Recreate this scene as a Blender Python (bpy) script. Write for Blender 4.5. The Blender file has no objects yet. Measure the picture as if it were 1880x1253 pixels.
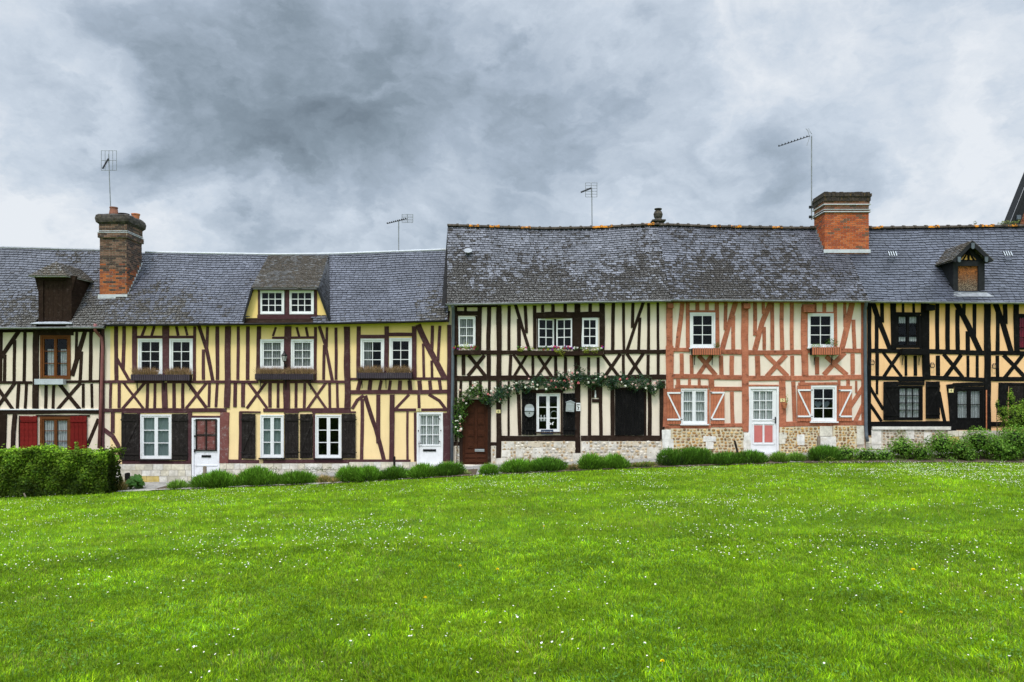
import bpy, math, random
import numpy as np
from mathutils import Vector, noise as mnoise
random.seed(7); rng = np.random.default_rng(7)
C = bpy.context.scene.collection
R = math.radians
F = 1440.0; CD = 26.2; CZ = 2.18          # focal length in photo pixels, camera distance from the facades, eye height

def P(px, py, Y=0.0):                      # a measured point on the plane Y -> metres
    L = (CD + Y) / F
    return ((px - 940) * L, Y, CZ + (730 - py) * L)
class Zm:                                  # measurements were read off enlarged details
    def __init__(s, ox, oy, k): s.o = (ox, oy, k)
    def __call__(s, x, y, Y=0.0): return P(s.o[0] + x / s.o[2], s.o[1] + y / s.o[2], Y)
ZA = Zm(0, 560, 3.385); ZB = Zm(180, 570, 3.685); ZC = Zm(500, 570, 3.685); ZD = Zm(810, 540, 3.687)
ZE = Zm(1000, 540, 3.687); ZF = Zm(1200, 540, 3.795); ZG = Zm(1360, 540, 3.796); ZH = Zm(1570, 540, 3.797); Z1 = Zm(0, 0, 1.0)

# ------------------------------------------------------------------ mesh building
ORG = {}
class MB:
    def __init__(s): s.v = []; s.f = []; s.uv = []; s.c = []; s.m = []; s.T = None
    def vert(s, p):
        s.v.append(tuple(s.T(p)) if s.T else tuple(p)); return len(s.v) - 1
    def face(s, idx, uv=None, col=(1, 1, 1), m=0):
        s.f.append(tuple(idx)); s.uv.append(uv); s.c.append(col); s.m.append(m)
    def quad(s, a, b, c, d, uv=None, col=(1, 1, 1), m=0):
        i = [s.vert(p) for p in (a, b, c, d)]; s.face(i, uv, col, m)
    def poly(s, pts, col=(1, 1, 1), m=0): s.face([s.vert(p) for p in pts], None, col, m)
    def box(s, x0, x1, y0, y1, z0, z1, col=(1, 1, 1), m=0, j=0.0, vert=None):
        if x0 > x1: x0, x1 = x1, x0
        if y0 > y1: y0, y1 = y1, y0
        if z0 > z1: z0, z1 = z1, z0
        J = lambda: random.uniform(-j, j) if j else 0
        p = [s.vert((x + J(), y + J() * .4, z + J())) for z in (z0, z1) for y in (y0, y1) for x in (x0, x1)]
        if vert is None: vert = (z1 - z0) > (x1 - x0)
        du, dv = (z1 - z0, x1 - x0) if vert else (x1 - x0, z1 - z0)
        o = random.random() * 9
        def U(w, h): return [(o, 0), (o + w, 0), (o + w, h), (o, h)] if not vert else [(o, 0), (o, h), (o + w, h), (o + w, 0)]
        s.face((p[0], p[1], p[5], p[4]), U(du, dv), col, m)      # front -y
        s.face((p[3], p[2], p[6], p[7]), U(du, dv), col, m)
        s.face((p[2], p[0], p[4], p[6]), U(du, .05), col, m)
        s.face((p[1], p[3], p[7], p[5]), U(du, .05), col, m)
        s.face((p[4], p[5], p[7], p[6]), U(du, .05), col, m)
        s.face((p[2], p[3], p[1], p[0]), U(du, .05), col, m)
    def prism(s, pts, y0, y1, col=(1, 1, 1), m=0):               # pts (x,z) ccw seen from the front
        n = len(pts)
        a = [s.vert((x, y0, z)) for x, z in pts]; b = [s.vert((x, y1, z)) for x, z in pts]
        s.face(a, None, col, m); s.face(b[::-1], None, col, m)
        for i in range(n):
            k = (i + 1) % n; s.face((a[k], a[i], b[i], b[k]), None, col, m)
    def tube(s, pts, r, n=6, col=(1, 1, 1), m=0, caps=True):
        pts = [Vector(p) for p in pts]; rr = r if isinstance(r, (list, tuple)) else [r] * len(pts)
        rings = []
        for i, p in enumerate(pts):
            d = (pts[min(i + 1, len(pts) - 1)] - pts[max(i - 1, 0)])
            if d.length < 1e-9: d = Vector((0, 0, 1))
            d.normalize()
            up = Vector((0, 0, 1)) if abs(d.z) < .9 else Vector((0, 1, 0))
            a = d.cross(up).normalized(); b = d.cross(a).normalized()
            rings.append([s.vert(p + (a * math.cos(t) + b * math.sin(t)) * rr[i]) for t in [2 * math.pi * k / n for k in range(n)]])
        for i in range(len(rings) - 1):
            for k in range(n):
                s.face((rings[i][k], rings[i][(k + 1) % n], rings[i + 1][(k + 1) % n], rings[i + 1][k]), None, col, m)
        if caps: s.face(rings[0][::-1], None, col, m); s.face(rings[-1], None, col, m)
    def lathe(s, c, prof, n=14, col=(1, 1, 1), m=0):
        rings = [[s.vert((c[0] + r * math.cos(2 * math.pi * k / n), c[1] + r * math.sin(2 * math.pi * k / n), c[2] + z)) for k in range(n)] for r, z in prof]
        for i in range(len(rings) - 1):
            for k in range(n): s.face((rings[i][k], rings[i][(k + 1) % n], rings[i + 1][(k + 1) % n], rings[i + 1][k]), None, col, m)
        s.face(rings[0][::-1], None, col, m); s.face(rings[-1], None, col, m)
    def blob(s, c, r, col=(1, 1, 1), m=0, j=.2, n=6, rows=3):
        top = s.vert((c[0], c[1], c[2] + r[2])); bot = s.vert((c[0], c[1], c[2] - r[2])); rings = []
        for i in range(1, rows + 1):
            ph = math.pi * i / (rows + 1)
            o = random.random()
            rings.append([s.vert((c[0] + r[0] * math.sin(ph) * math.cos(2 * math.pi * (k + o) / n) * random.uniform(1 - j, 1 + j),
                                  c[1] + r[1] * math.sin(ph) * math.sin(2 * math.pi * (k + o) / n) * random.uniform(1 - j, 1 + j),
                                  c[2] + r[2] * math.cos(ph))) for k in range(n)])
        for k in range(n):
            s.face((top, rings[0][k], rings[0][(k + 1) % n]), None, col, m)
            s.face((bot, rings[-1][(k + 1) % n], rings[-1][k]), None, col, m)
        for i in range(rows - 1):
            for k in range(n): s.face((rings[i][k], rings[i + 1][k], rings[i + 1][(k + 1) % n], rings[i][(k + 1) % n]), None, col, m)
    def build(s, name, mats, parent=None, smooth=False, loc=None):
        V = np.array(s.v, dtype=np.float64)
        if loc is None:
            lo = V.min(0); hi = V.max(0); loc = ((lo[0] + hi[0]) / 2, (lo[1] + hi[1]) / 2, lo[2])
        loc = np.array(loc, dtype=np.float64)
        me = bpy.data.meshes.new(name)
        me.from_pydata([tuple(p) for p in (V - loc)], [], s.f)
        uvl = me.uv_layers.new(name='UVMap'); col = me.color_attributes.new('Col', 'FLOAT_COLOR', 'CORNER')
        U = []; K = []
        for f, uv, c in zip(s.f, s.uv, s.c):
            if uv is None: U += [0.0] * (2 * len(f))
            else:
                for q in uv: U += [q[0], q[1]]
            K += [c[0], c[1], c[2], 1.0] * len(f)
        uvl.data.foreach_set('uv', U); col.data.foreach_set('color', K)
        if not isinstance(mats, (list, tuple)): mats = [mats]
        for m_ in mats: me.materials.append(m_)
        me.polygons.foreach_set('material_index', s.m)
        if smooth: me.polygons.foreach_set('use_smooth', [True] * len(s.f))
        me.update()
        return link(name, me, loc, parent)
def link(name, data, loc, parent=None):
    o = bpy.data.objects.new(name, data); C.objects.link(o)
    ORG[o.name] = np.array(loc, dtype=np.float64)
    if parent is not None:
        o.parent = parent; o.location = tuple(ORG[o.name] - ORG[parent.name])
    else: o.location = tuple(ORG[o.name])
    return o
def tag(o, label=None, cat=None, group=None, kind=None):
    if label: o['label'] = label
    if cat: o['category'] = cat
    if group: o['group'] = group
    if kind: o['kind'] = kind
    return o
def thing(name, loc, label, cat, group=None): return tag(link(name, None, loc), label, cat, group)
def build_np(name, V, F_, cols, mat, parent=None, loc=(0, 0, 0)):     # V (n,3), F_ (m,k) fixed size faces, cols (m,3)
    n, k = F_.shape; me = bpy.data.meshes.new(name)
    loc = np.array(loc, float)
    me.vertices.add(len(V)); me.vertices.foreach_set('co', (V - loc).astype(np.float32).ravel())
    me.loops.add(n * k); me.loops.foreach_set('vertex_index', F_.astype(np.int32).ravel())
    me.polygons.add(n); me.polygons.foreach_set('loop_start', np.arange(0, n * k, k, dtype=np.int32))
    me.update(calc_edges=True); me.validate()
    ca = me.color_attributes.new('Col', 'FLOAT_COLOR', 'CORNER')
    cc = np.ones((n, k, 4), np.float32); cc[:, :, :3] = cols[:, None, :]
    ca.data.foreach_set('color', cc.ravel()); me.materials.append(mat)
    return link(name, me, loc, parent)

# ------------------------------------------------------------------ materials
class NT:
    def __init__(s, name, world=None):
        if world: s.t = world.node_tree
        else:
            s.mat = bpy.data.materials.new(name); s.mat.use_nodes = True; s.t = s.mat.node_tree
        s.t.nodes.clear()
    def n(s, typ, **kw):
        nd = s.t.nodes.new(typ)
        for k, v in kw.items():
            if k.startswith('i_'):
                key = k[2:]; key = int(key) if key.isdigit() else key.replace('_', ' ')
                if isinstance(v, bpy.types.NodeSocket): s.t.links.new(v, nd.inputs[key])
                else: nd.inputs[key].default_value = v
            else: setattr(nd, k, v)
        return nd
    def link(s, a, b): s.t.links.new(a, b)
    def pos(s): return s.n('ShaderNodeNewGeometry').outputs['Position']
    def attr(s): return s.n('ShaderNodeVertexColor', layer_name='Col').outputs['Color']
    def map(s, v, sc, loc=(0, 0, 0)): return s.n('ShaderNodeMapping', i_Vector=v, i_Scale=sc, i_Location=loc).outputs[0]
    def noise(s, v, scale, detail=4, rough=.6, dist=0.0):
        return s.n('ShaderNodeTexNoise', i_Vector=v, i_Scale=scale, i_Detail=detail, i_Roughness=rough, i_Distortion=dist).outputs['Fac']
    def mr(s, v, a, b, c=0.0, d=1.0, smooth=True):
        return s.n('ShaderNodeMapRange', interpolation_type='SMOOTHSTEP' if smooth else 'LINEAR', i_Value=v, i_From_Min=a, i_From_Max=b, i_To_Min=c, i_To_Max=d).outputs[0]
    def mix(s, f, a, b, mode='MIX'):
        nd = s.n('ShaderNodeMix', data_type='RGBA', blend_type=mode)
        for k, v in ((0, f), (6, a), (7, b)):
            if isinstance(v, bpy.types.NodeSocket): s.link(v, nd.inputs[k])
            else: nd.inputs[k].default_value = v if k == 0 else (*v[:3], 1)
        return nd.outputs[2]
    def m(s, op, a, b=0.0, c=0.0):
        nd = s.n('ShaderNodeMath', operation=op)
        for k, v in ((0, a), (1, b), (2, c)):
            if isinstance(v, bpy.types.NodeSocket): s.link(v, nd.inputs[k])
            else: nd.inputs[k].default_value = v
        return nd.outputs[0]
    def sep(s, v):
        nd = s.n('ShaderNodeSeparateXYZ', i_Vector=v); return nd.outputs
    def scale(s, col, f):
        nd = s.n('ShaderNodeVectorMath', operation='SCALE', i_0=col)
        if isinstance(f, bpy.types.NodeSocket): s.link(f, nd.inputs['Scale'])
        else: nd.inputs['Scale'].default_value = f
        return nd.outputs[0]
    def bump(s, h, dist=.01, strength=.6): return s.n('ShaderNodeBump', i_Height=h, i_Distance=dist, i_Strength=strength).outputs[0]
    def out(s, col, rough=.8, normal=None, spec=.3, metal=0.0, **kw):
        b = s.n('ShaderNodeBsdfPrincipled')
        for k, v in (('Base Color', col), ('Roughness', rough), ('Specular IOR Level', spec), ('Metallic', metal)):
            if isinstance(v, bpy.types.NodeSocket): s.link(v, b.inputs[k])
            else: b.inputs[k].default_value = (*v[:3], 1) if k == 'Base Color' else v
        if normal is not None: s.link(normal, b.inputs['Normal'])
        s.link(b.outputs[0], s.n('ShaderNodeOutputMaterial').inputs[0]); return s.mat

def m_plaster(name, col, stain, amt=.28, top=None):
    t = NT(name); p = t.pos()
    a = t.noise(p, .9, 4); b = t.noise(t.map(p, (5, 5, .7)), 1.2, 5, .65); c = t.noise(p, 28, 3); d = t.noise(p, 6, 5, .7)
    k = t.mix(t.mr(a, .35, .7, 0, .5), col, [x * .84 for x in col])
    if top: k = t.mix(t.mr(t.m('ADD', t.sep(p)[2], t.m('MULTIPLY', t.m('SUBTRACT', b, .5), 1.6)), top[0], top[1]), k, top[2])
    k = t.mix(t.mr(b, .48, .74, 0, amt), k, stain)
    k = t.mix(t.mr(d, .58, .8, 0, .3), k, [min(x * 1.12, .9) for x in col])
    k = t.mix(t.mr(c, .3, .7, 0, .10), k, [x * .6 for x in col])
    h = t.m('ADD', t.m('MULTIPLY', d, 1.4), t.m('MULTIPLY', c, .5))
    return t.out(k, .92, t.bump(h, .012, .55), .15)
def m_wood(name, col, col2, worn=None, wa=.5, rough=.85, grain=60, sp=.08):
    t = NT(name); uv = t.n('ShaderNodeUVMap', uv_map='UVMap').outputs[0]
    r = t.n('ShaderNodeObjectInfo').outputs['Random']
    off = t.n('ShaderNodeCombineXYZ', i_X=t.m('MULTIPLY', r, 37.0)).outputs[0]
    u = t.n('ShaderNodeVectorMath', operation='ADD', i_0=uv, i_1=off).outputs[0]
    g = t.noise(t.map(u, (3.0, grain, 1)), 1, 5, .7, .6); g2 = t.noise(t.map(u, (1.2, 9, 1)), 1, 3); p = t.noise(t.pos(), 2.2, 4)
    k = t.mix(t.mr(g, .3, .7), col, col2); k = t.mix(t.mr(g2, .35, .7, 0, .55), k, [x * .55 for x in col])
    k = t.mix(t.mr(p, .4, .75, 0, .45), k, col2)
    if worn: k = t.mix(t.mr(t.m('MULTIPLY', t.noise(t.pos(), 7, 5, .7), t.m('ADD', g, .5)), .52, .75, 0, wa), k, worn)
    k = t.scale(k, t.m('MULTIPLY_ADD', r, .35, .82))
    return t.out(k, rough, t.bump(g, .010, 1.0), sp)
def m_plain(name, col, rough=.6, var=.15, sc=5.0, dirt=None, metal=0.0, spec=.3, bump=.3):
    t = NT(name); p = t.pos(); a = t.noise(p, sc, 5, .65)
    k = t.mix(t.mr(a, .3, .7), [x * (1 - var) for x in col], [min(x * (1 + var * .6), 1) for x in col])
    if dirt: k = t.mix(t.mr(t.noise(t.map(p, (2, 2, .8)), 6, 5, .7), .52, .75, 0, .6), k, dirt)
    return t.out(k, rough, t.bump(a, .004, bump), spec, metal)
def m_attr(name, rough=.8, var=.2, sc=12.0, bump=.5, tint=None, spec=.25):        # base colour from the per-piece colour
    t = NT(name); p = t.pos(); a = t.noise(p, sc, 5, .65)
    k = t.scale(t.attr(), t.mr(a, .25, .75, 1 - var, 1 + var))
    if tint: k = t.mix(t.mr(t.noise(p, 2.3, 5, .7), .48, .72, 0, tint[3]), k, tint[:3])
    return t.out(k, rough, t.bump(a, .008, bump), spec)
def m_leaf(name, rough=.55, tr=.35):
    t = NT(name); k = t.attr()
    k = t.scale(k, t.mr(t.noise(t.pos(), 2.6, 3), .3, .7, .72, 1.25))
    b = t.n('ShaderNodeBsdfPrincipled', i_Base_Color=k, i_Roughness=rough); b.inputs['Specular IOR Level'].default_value = .10
    tl = t.n('ShaderNodeBsdfTranslucent', i_Color=t.mix(.5, k, (.25, .4, .03)))
    mx = t.n('ShaderNodeMixShader', i_0=tr, i_1=b.outputs[0], i_2=tl.outputs[0])
    t.link(mx.outputs[0], t.n('ShaderNodeOutputMaterial').inputs[0]); return t.mat
def m_slate(name, base, dark, moss, bias, speck=.5, cv=.28):
    t = NT(name); p = t.pos(); c = t.sep(t.attr())      # x random, y height on the slope, z bias
    k = t.mix(c[0], [x * (1 - cv) for x in base], [x * (1 + cv) for x in base])
    k = t.mix(t.mr(t.noise(t.map(p, (1, 1, .6), (2, 7, 1)), .8, 4, .6), .42, .66, 0, .6), k, [x * .52 for x in base])
    n1 = t.noise(t.map(p, (1, 1, .8)), 1.5, 8, .78, .3); n2 = t.noise(p, 13, 4, .7)
    n3 = t.noise(t.map(p, (2.6, .7, .7)), 1.1, 4, .6)
    e = t.m('ADD', t.m('ADD', t.m('MULTIPLY', n1, .62), t.m('MULTIPLY', n2, .68)), t.m('MULTIPLY', n3, .25))
    e = t.m('ADD', e, t.m('MULTIPLY', c[2], 1.0)); e = t.m('ADD', e, t.m('MULTIPLY', t.m('FRACT', t.m('MULTIPLY', c[0], 7.0)), .20))
    mk = t.mr(e, bias + .04, bias + .12)
    mcol = t.mix(t.mr(t.noise(p, 24, 4, .7), .35, .7), dark, moss)
    k = t.mix(mk, k, mcol)
    sp = t.mr(t.m('ADD', t.noise(p, 38, 3, .6), t.m('MULTIPLY', c[2], .35)), .64, .72, 0, speck)
    k = t.mix(sp, k, (.42, .42, .40))
    rg = t.mr(mk, 0, 1, .42, .95)
    return t.out(k, rg, t.bump(t.m('ADD', n2, t.m('MULTIPLY', mk, .6)), .01, .5), .32)
def m_glass(name, tint=(.02, .025, .03)):
    t = NT(name)
    fr = t.n('ShaderNodeFresnel', i_IOR=1.5).outputs[0]
    g = t.n('ShaderNodeBsdfGlossy', i_Color=(.9, .95, 1, 1), i_Roughness=.03); tr = t.n('ShaderNodeBsdfTransparent', i_Color=(.82, .86, .86, 1))
    mx = t.n('ShaderNodeMixShader', i_0=t.mr(fr, 0, 1, .0, .32, False), i_1=tr.outputs[0], i_2=g.outputs[0])
    t.link(mx.outputs[0], t.n('ShaderNodeOutputMaterial').inputs[0]); return t.mat
def m_cloth(name, col, lace=False):
    t = NT(name); p = t.pos(); s_ = t.sep(p)
    w = t.n('ShaderNodeTexWave', wave_type='BANDS', bands_direction='X', i_Vector=p, i_Scale=4.2, i_Distortion=2.5, i_Detail=1.5).outputs[1]
    k = t.mix(t.mr(w, .1, .9), [x * .5 for x in col], col)  # half-dark bands: shade of the folds painted into the cloth colour
    if lace:
        v = t.n('ShaderNodeTexVoronoi', i_Vector=p, i_Scale=22.0).outputs[0]; k = t.mix(t.mr(v, .25, .5, 0, .5), k, [x * .35 for x in col])
    d = t.n('ShaderNodeBsdfDiffuse', i_Color=k); l = t.n('ShaderNodeBsdfTranslucent', i_Color=k)
    mx = t.n('ShaderNodeMixShader', i_0=.3, i_1=d.outputs[0], i_2=l.outputs[0])
    t.link(mx.outputs[0], t.n('ShaderNodeOutputMaterial').inputs[0]); return t.mat

M = {}
M['pl_cream'] = m_plaster('plaster_cream', (.78, .67, .53), (.56, .44, .28))
M['pl_yellow'] = m_plaster('plaster_yellow', (.92, .69, .36), (.74, .52, .24), .22, (3.2, 5.0, (.90, .64, .23)))  # last tuple paints eave shade and interreflection in as deeper yellow
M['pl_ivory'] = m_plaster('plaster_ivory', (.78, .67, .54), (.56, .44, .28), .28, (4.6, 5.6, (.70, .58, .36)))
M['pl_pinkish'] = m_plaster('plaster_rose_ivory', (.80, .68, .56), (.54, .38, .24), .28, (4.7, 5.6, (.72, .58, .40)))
M['pl_orange'] = m_plaster('plaster_orange', (.90, .55, .28), (.66, .38, .16), .24, (4.5, 5.6, (.80, .44, .12)))  # deeper orange near the eaves: interreflected shade painted into the plaster
M['w_brown'] = m_wood('timber_dark_brown', (.018, .010, .007), (.034, .020, .013), (.10, .075, .06), .4)
M['w_plum'] = m_wood('timber_plum', (.068, .027, .031), (.11, .050, .054), (.22, .16, .15), .4)
M['w_umber'] = m_wood('timber_umber', (.020, .011, .008), (.036, .021, .014), (.11, .08, .06), .4)
M['w_salmon'] = m_wood('timber_salmon', (.29, .080, .042), (.58, .225, .130), (.07, .03, .02), .9)
M['w_black'] = m_wood('timber_black', (.004, .004, .004), (.009, .0085, .008), (.07, .065, .06), .25)
M['w_redpost'] = m_wood('timber_red_worn', (.16, .055, .045), (.25, .10, .09), (.36, .34, .32), .8)
M['w_grey'] = m_wood('shutter_weathered', (.012, .010, .009), (.030, .025, .022), (.10, .09, .085), .45)
M['w_red'] = m_wood('shutter_red', (.13, .010, .008), (.19, .018, .014), (.12, .02, .02), .3)
M['w_window'] = m_wood('window_orange_brown', (.11, .038, .011), (.17, .062, .02), (.10, .04, .02), .3)
M['w_door'] = m_wood('door_chestnut', (.042, .014, .007), (.075, .026, .012), (.02, .008, .006), .4, .5)
M['w_slat'] = m_wood('slat_dark_plum', (.045, .035, .045), (.085, .065, .08), (.14, .12, .12), .4)
M['w_shsal'] = m_wood('shutter_salmon', (.40, .125, .065), (.52, .19, .10), (.25, .08, .045), .5)
M['w_soft'] = m_wood('stake_wood', (.20, .16, .12), (.32, .26, .20), (.4, .36, .3), .5)
M['white'] = m_plain('white_paint', (.74, .74, .74), .45, .06, 3, (.52, .50, .46))
M['whitedoor'] = m_plain('white_door_paint', (.78, .78, .80), .45, .06, 3, (.45, .38, .36))
M['pinkpanel'] = m_plain('pink_panel', (.52, .15, .13), .5, .1)
M['zinc'] = m_plain('zinc', (.25, .26, .27), .45, .25, 8, (.12, .12, .12), .3)
M['zincpale'] = m_plain('zinc_pale', (.46, .49, .52), .5, .15, 6, (.25, .25, .25), .2)
M['blackmetal'] = m_plain('black_metal', (.006, .006, .007), .5, .3)
M['greyblue'] = m_plain('pipe_grey_blue', (.10, .12, .14), .5, .2, 4, (.05, .055, .06))
M['pinkpipe'] = m_plain('pipe_dusty_pink', (.21, .075, .07), .5, .2, 4, (.10, .04, .04))
M['terracotta'] = m_plain('terracotta', (.55, .19, .08), .8, .3, 12, (.2, .09, .06))
M['terradark'] = m_plain('terracotta_dark', (.26, .11, .07), .85, .3, 12, (.08, .05, .04))
M['concrete'] = m_plain('sooty_concrete', (.06, .052, .045), .95, .6, 9, (.22, .17, .08), bump=1)
M['cap'] = m_plain('mossy_cap', (.045, .036, .030), .95, .6, 14, (.20, .12, .025), bump=1)
M['mortar'] = m_plain('mortar', (.38, .33, .27), .95, .3, 12)
M['lime'] = m_attr('limestone', .9, .22, 7, .6, (.40, .34, .22, .5))
M['brick'] = m_attr('brick', .88, .3, 22, .7)
M['bricksoot'] = m_attr('brick_sooty', .9, .35, 18, .7, (.04, .03, .025, .85))
M['flint'] = m_attr('flint_stone', .7, .35, 30, .6)
M['ridge'] = m_plain('ridge_tile', (.06, .048, .036), .95, .5, 12, (.20, .17, .13), bump=1)
t = NT('ridge_tile_lichen'); p = t.pos(); k = t.mix(t.mr(t.noise(p, 9, 5, .7), .46, .56), (.055, .045, .034), (.52, .20, .02)); M['ridgeorange'] = t.out(k, .95, t.bump(t.noise(p, 14, 5), .01, 1.0), .1)
M['lead'] = m_plain('lead_flashing', (.50, .52, .54), .5, .15, 6)
M['leaf'] = m_leaf('leaves'); M['needle'] = m_leaf('needles', .7, .2); M['petal'] = m_attr('petals', .7, .1, 20, .1)
M['heather'] = m_attr('dried_heather', .95, .3, 20)
M['stem'] = m_plain('stem', (.05, .035, .02), .9)
M['glass'] = m_glass('window_glass')
M['curtain'] = m_cloth('curtain_white', (.88, .88, .86)); M['lace'] = m_cloth('curtain_lace', (.92, .92, .92), True)
M['blind'] = m_plain('sheer_blind', (.20, .25, .24), .8, .1, 2); M['redcloth'] = m_cloth('curtain_red', (.42, .02, .05))
M['greycloth'] = m_cloth('curtain_grey', (.50, .50, .48))
M['dark'] = m_plain('dark_interior', (.012, .012, .012), 1.0, .2)
M['plate'] = m_plain('number_plate_cream', (.72, .62, .30), .4, .05); M['ink'] = m_plain('ink_black', (.02, .02, .02), .6, .05)
M['mailbox'] = m_plain('mailbox_grey', (.36, .38, .38), .4, .1, 8, (.25, .25, .25), .3)
M['signblue'] = m_plain('sign_dark_blue', (.035, .05, .09), .5, .1)
M['slate1'] = m_slate('slate_left', (.094, .099, .118), (.020, .018, .016), (.085, .075, .06), .97, .6, .25)
M['slate2'] = m_slate('slate_yellow_house', (.094, .100, .124), (.020, .018, .016), (.085, .075, .06), 1.02, .5, .22)
M['slate3'] = m_slate('slate_ivory_house', (.135, .140, .160), (.015, .013, .012), (.060, .053, .045), .895, .75, .42)
M['slate4'] = m_slate('slate_salmon_house', (.104, .108, .128), (.015, .013, .012), (.055, .047, .038), .905, .5, .42)
M['slate5'] = m_slate('slate_orange_house', (.070, .077, .098), (.030, .027, .024), (.10, .09, .075), 1.17, .15)
M['slateboard'] = m_plain('dark_slate_cladding', (.010, .011, .013), .8, .4, 9, bump=.8)
M['slatejoint'] = m_plain('slate_joint', (.012, .011, .011), .95, .3)  # near-black slate tails and deck: joint shadow and moss grime painted in
M['slatedorm'] = m_slate('slate_dormer', (.12, .115, .11), (.026, .021, .017), (.13, .105, .075), .88, .6)
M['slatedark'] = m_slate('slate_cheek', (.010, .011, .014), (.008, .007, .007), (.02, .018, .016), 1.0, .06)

# ------------------------------------------------------------------ ground
def interp(x, pts): return np.interp(x, [p[0] for p in pts], [p[1] for p in pts])
GW = [(-60, -1.9), (-20, -1.0), (-13.5, -.68), (-10.7, -.62), (-5.5, -.28), (-1, -.07), (8.4, .28), (12, .42), (17, .5), (25, .6), (60, .8)]
GL = [(-60, -2.1), (-20, -1.08), (-13.5, -.76), (-5.5, -.46), (-1, -.2), (4, .02), (8.4, .17), (12, .19), (17, .17), (25, .2), (60, .3)]
EDGE = -2.45
def ground(X, Y):
    X = np.asarray(X, float); Y = np.asarray(Y, float)
    w = interp(X, GW); l = interp(X, GL)
    near = .36 + .012 * np.clip(X, -25, 25)
    a = l + (w - l) * np.clip((Y - EDGE) / -EDGE, 0, 1)
    t = np.clip((EDGE - Y) / 20, 0, 1)
    z = a * (1 - t) + near * t
    return z + .018 * np.sin(X * 1.3 + Y * .9) * np.sin(Y * 1.1 - X * .4) * np.clip((EDGE - Y) / 3, 0, 1)
def sheet(name, xs, ys, dz, mat, kind='structure'):
    xs = np.array(xs); ys = np.array(ys); X, Y = np.meshgrid(xs, ys); Zz = ground(X, Y) + dz
    V = np.stack([X, Y, Zz], -1).reshape(-1, 3); nx = len(xs); ny = len(ys)
    i, j = np.meshgrid(np.arange(nx - 1), np.arange(ny - 1)); a = (j * nx + i).ravel()
    Fq = np.stack([a, a + 1, a + nx + 1, a + nx], -1)
    o = build_np(name, V, Fq, np.ones((len(Fq), 3)), mat); o.data.polygons.foreach_set('use_smooth', [True] * len(Fq))
    o['kind'] = kind; return o
t = NT('lawn_soil'); p = t.pos()
k = t.mix(t.mr(t.noise(p, .55, 4), .35, .65), (.10, .19, .005), (.17, .27, .006)); k = t.mix(t.mr(t.noise(p, 14, 6, .75), .35, .7, 0, .7), k, (.02, .05, .004))
M['lawn'] = t.out(k, .95, t.bump(t.noise(p, 40, 5, .7), .03, .8), .1)
t = NT('pavement'); p = t.pos(); br = t.n('ShaderNodeTexBrick', i_Vector=t.map(p, (1, 1, 1)), i_Scale=1.0, i_Mortar_Size=.01, i_Color1=(.36, .34, .31, 1), i_Color2=(.27, .26, .24, 1), i_Mortar=(.10, .10, .08, 1))
k = t.mix(t.mr(t.noise(p, 5, 5, .7), .4, .7, 0, .5), br.outputs[0], (.18, .17, .15)); M['pave'] = t.out(k, .9, t.bump(t.noise(p, 20, 4), .01, .6))
M['soil'] = m_plain('soil', (.085, .06, .038), .95, .6, 9, (.10, .11, .05), bump=1.0)
xs = sorted(set(list(np.arange(-24, 24.1, .4)) + [-200, -120, -60, -40, -30, 30, 40, 60, 120, 200])); ys = sorted(set(list(np.arange(-34, .3, .4)) + [-200, -120, -60, -45, 1, 3, 8, 20, 60, 200]))
sheet('ground', xs, ys, 0, M['lawn'])
sheet('pavement', np.arange(-20, 20.1, .5), np.array([-2.15, -1.4, -.7, .1]), .012, M['pave'])
for a_, b_ in ((-11.0, -6.4), (-5.9, -1.3), (-.3, 8.1), (8.9, 20)):
    sheet('planting_bed', np.arange(a_, b_ + .3, .3), np.array([-2.38, -1.9, -1.4, -1.05]), .022, M['soil'])
kb = MB()
for x in np.arange(-13.2, -5.2, .8):
    za, zb = [float(ground(v, -2.2)) for v in (x, x + .8)]; kb.T = lambda q, x=x, za=za, zb=zb: (q[0], q[1], q[2] + za + (zb - za) * (q[0] - x) / .8); kb.box(x + .006, x + .794, -2.28, -2.16, -.2, .028, (.5, .48, .44), j=.004)
tag(kb.build('path_kerb', M['lime']), kind='structure')
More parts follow.
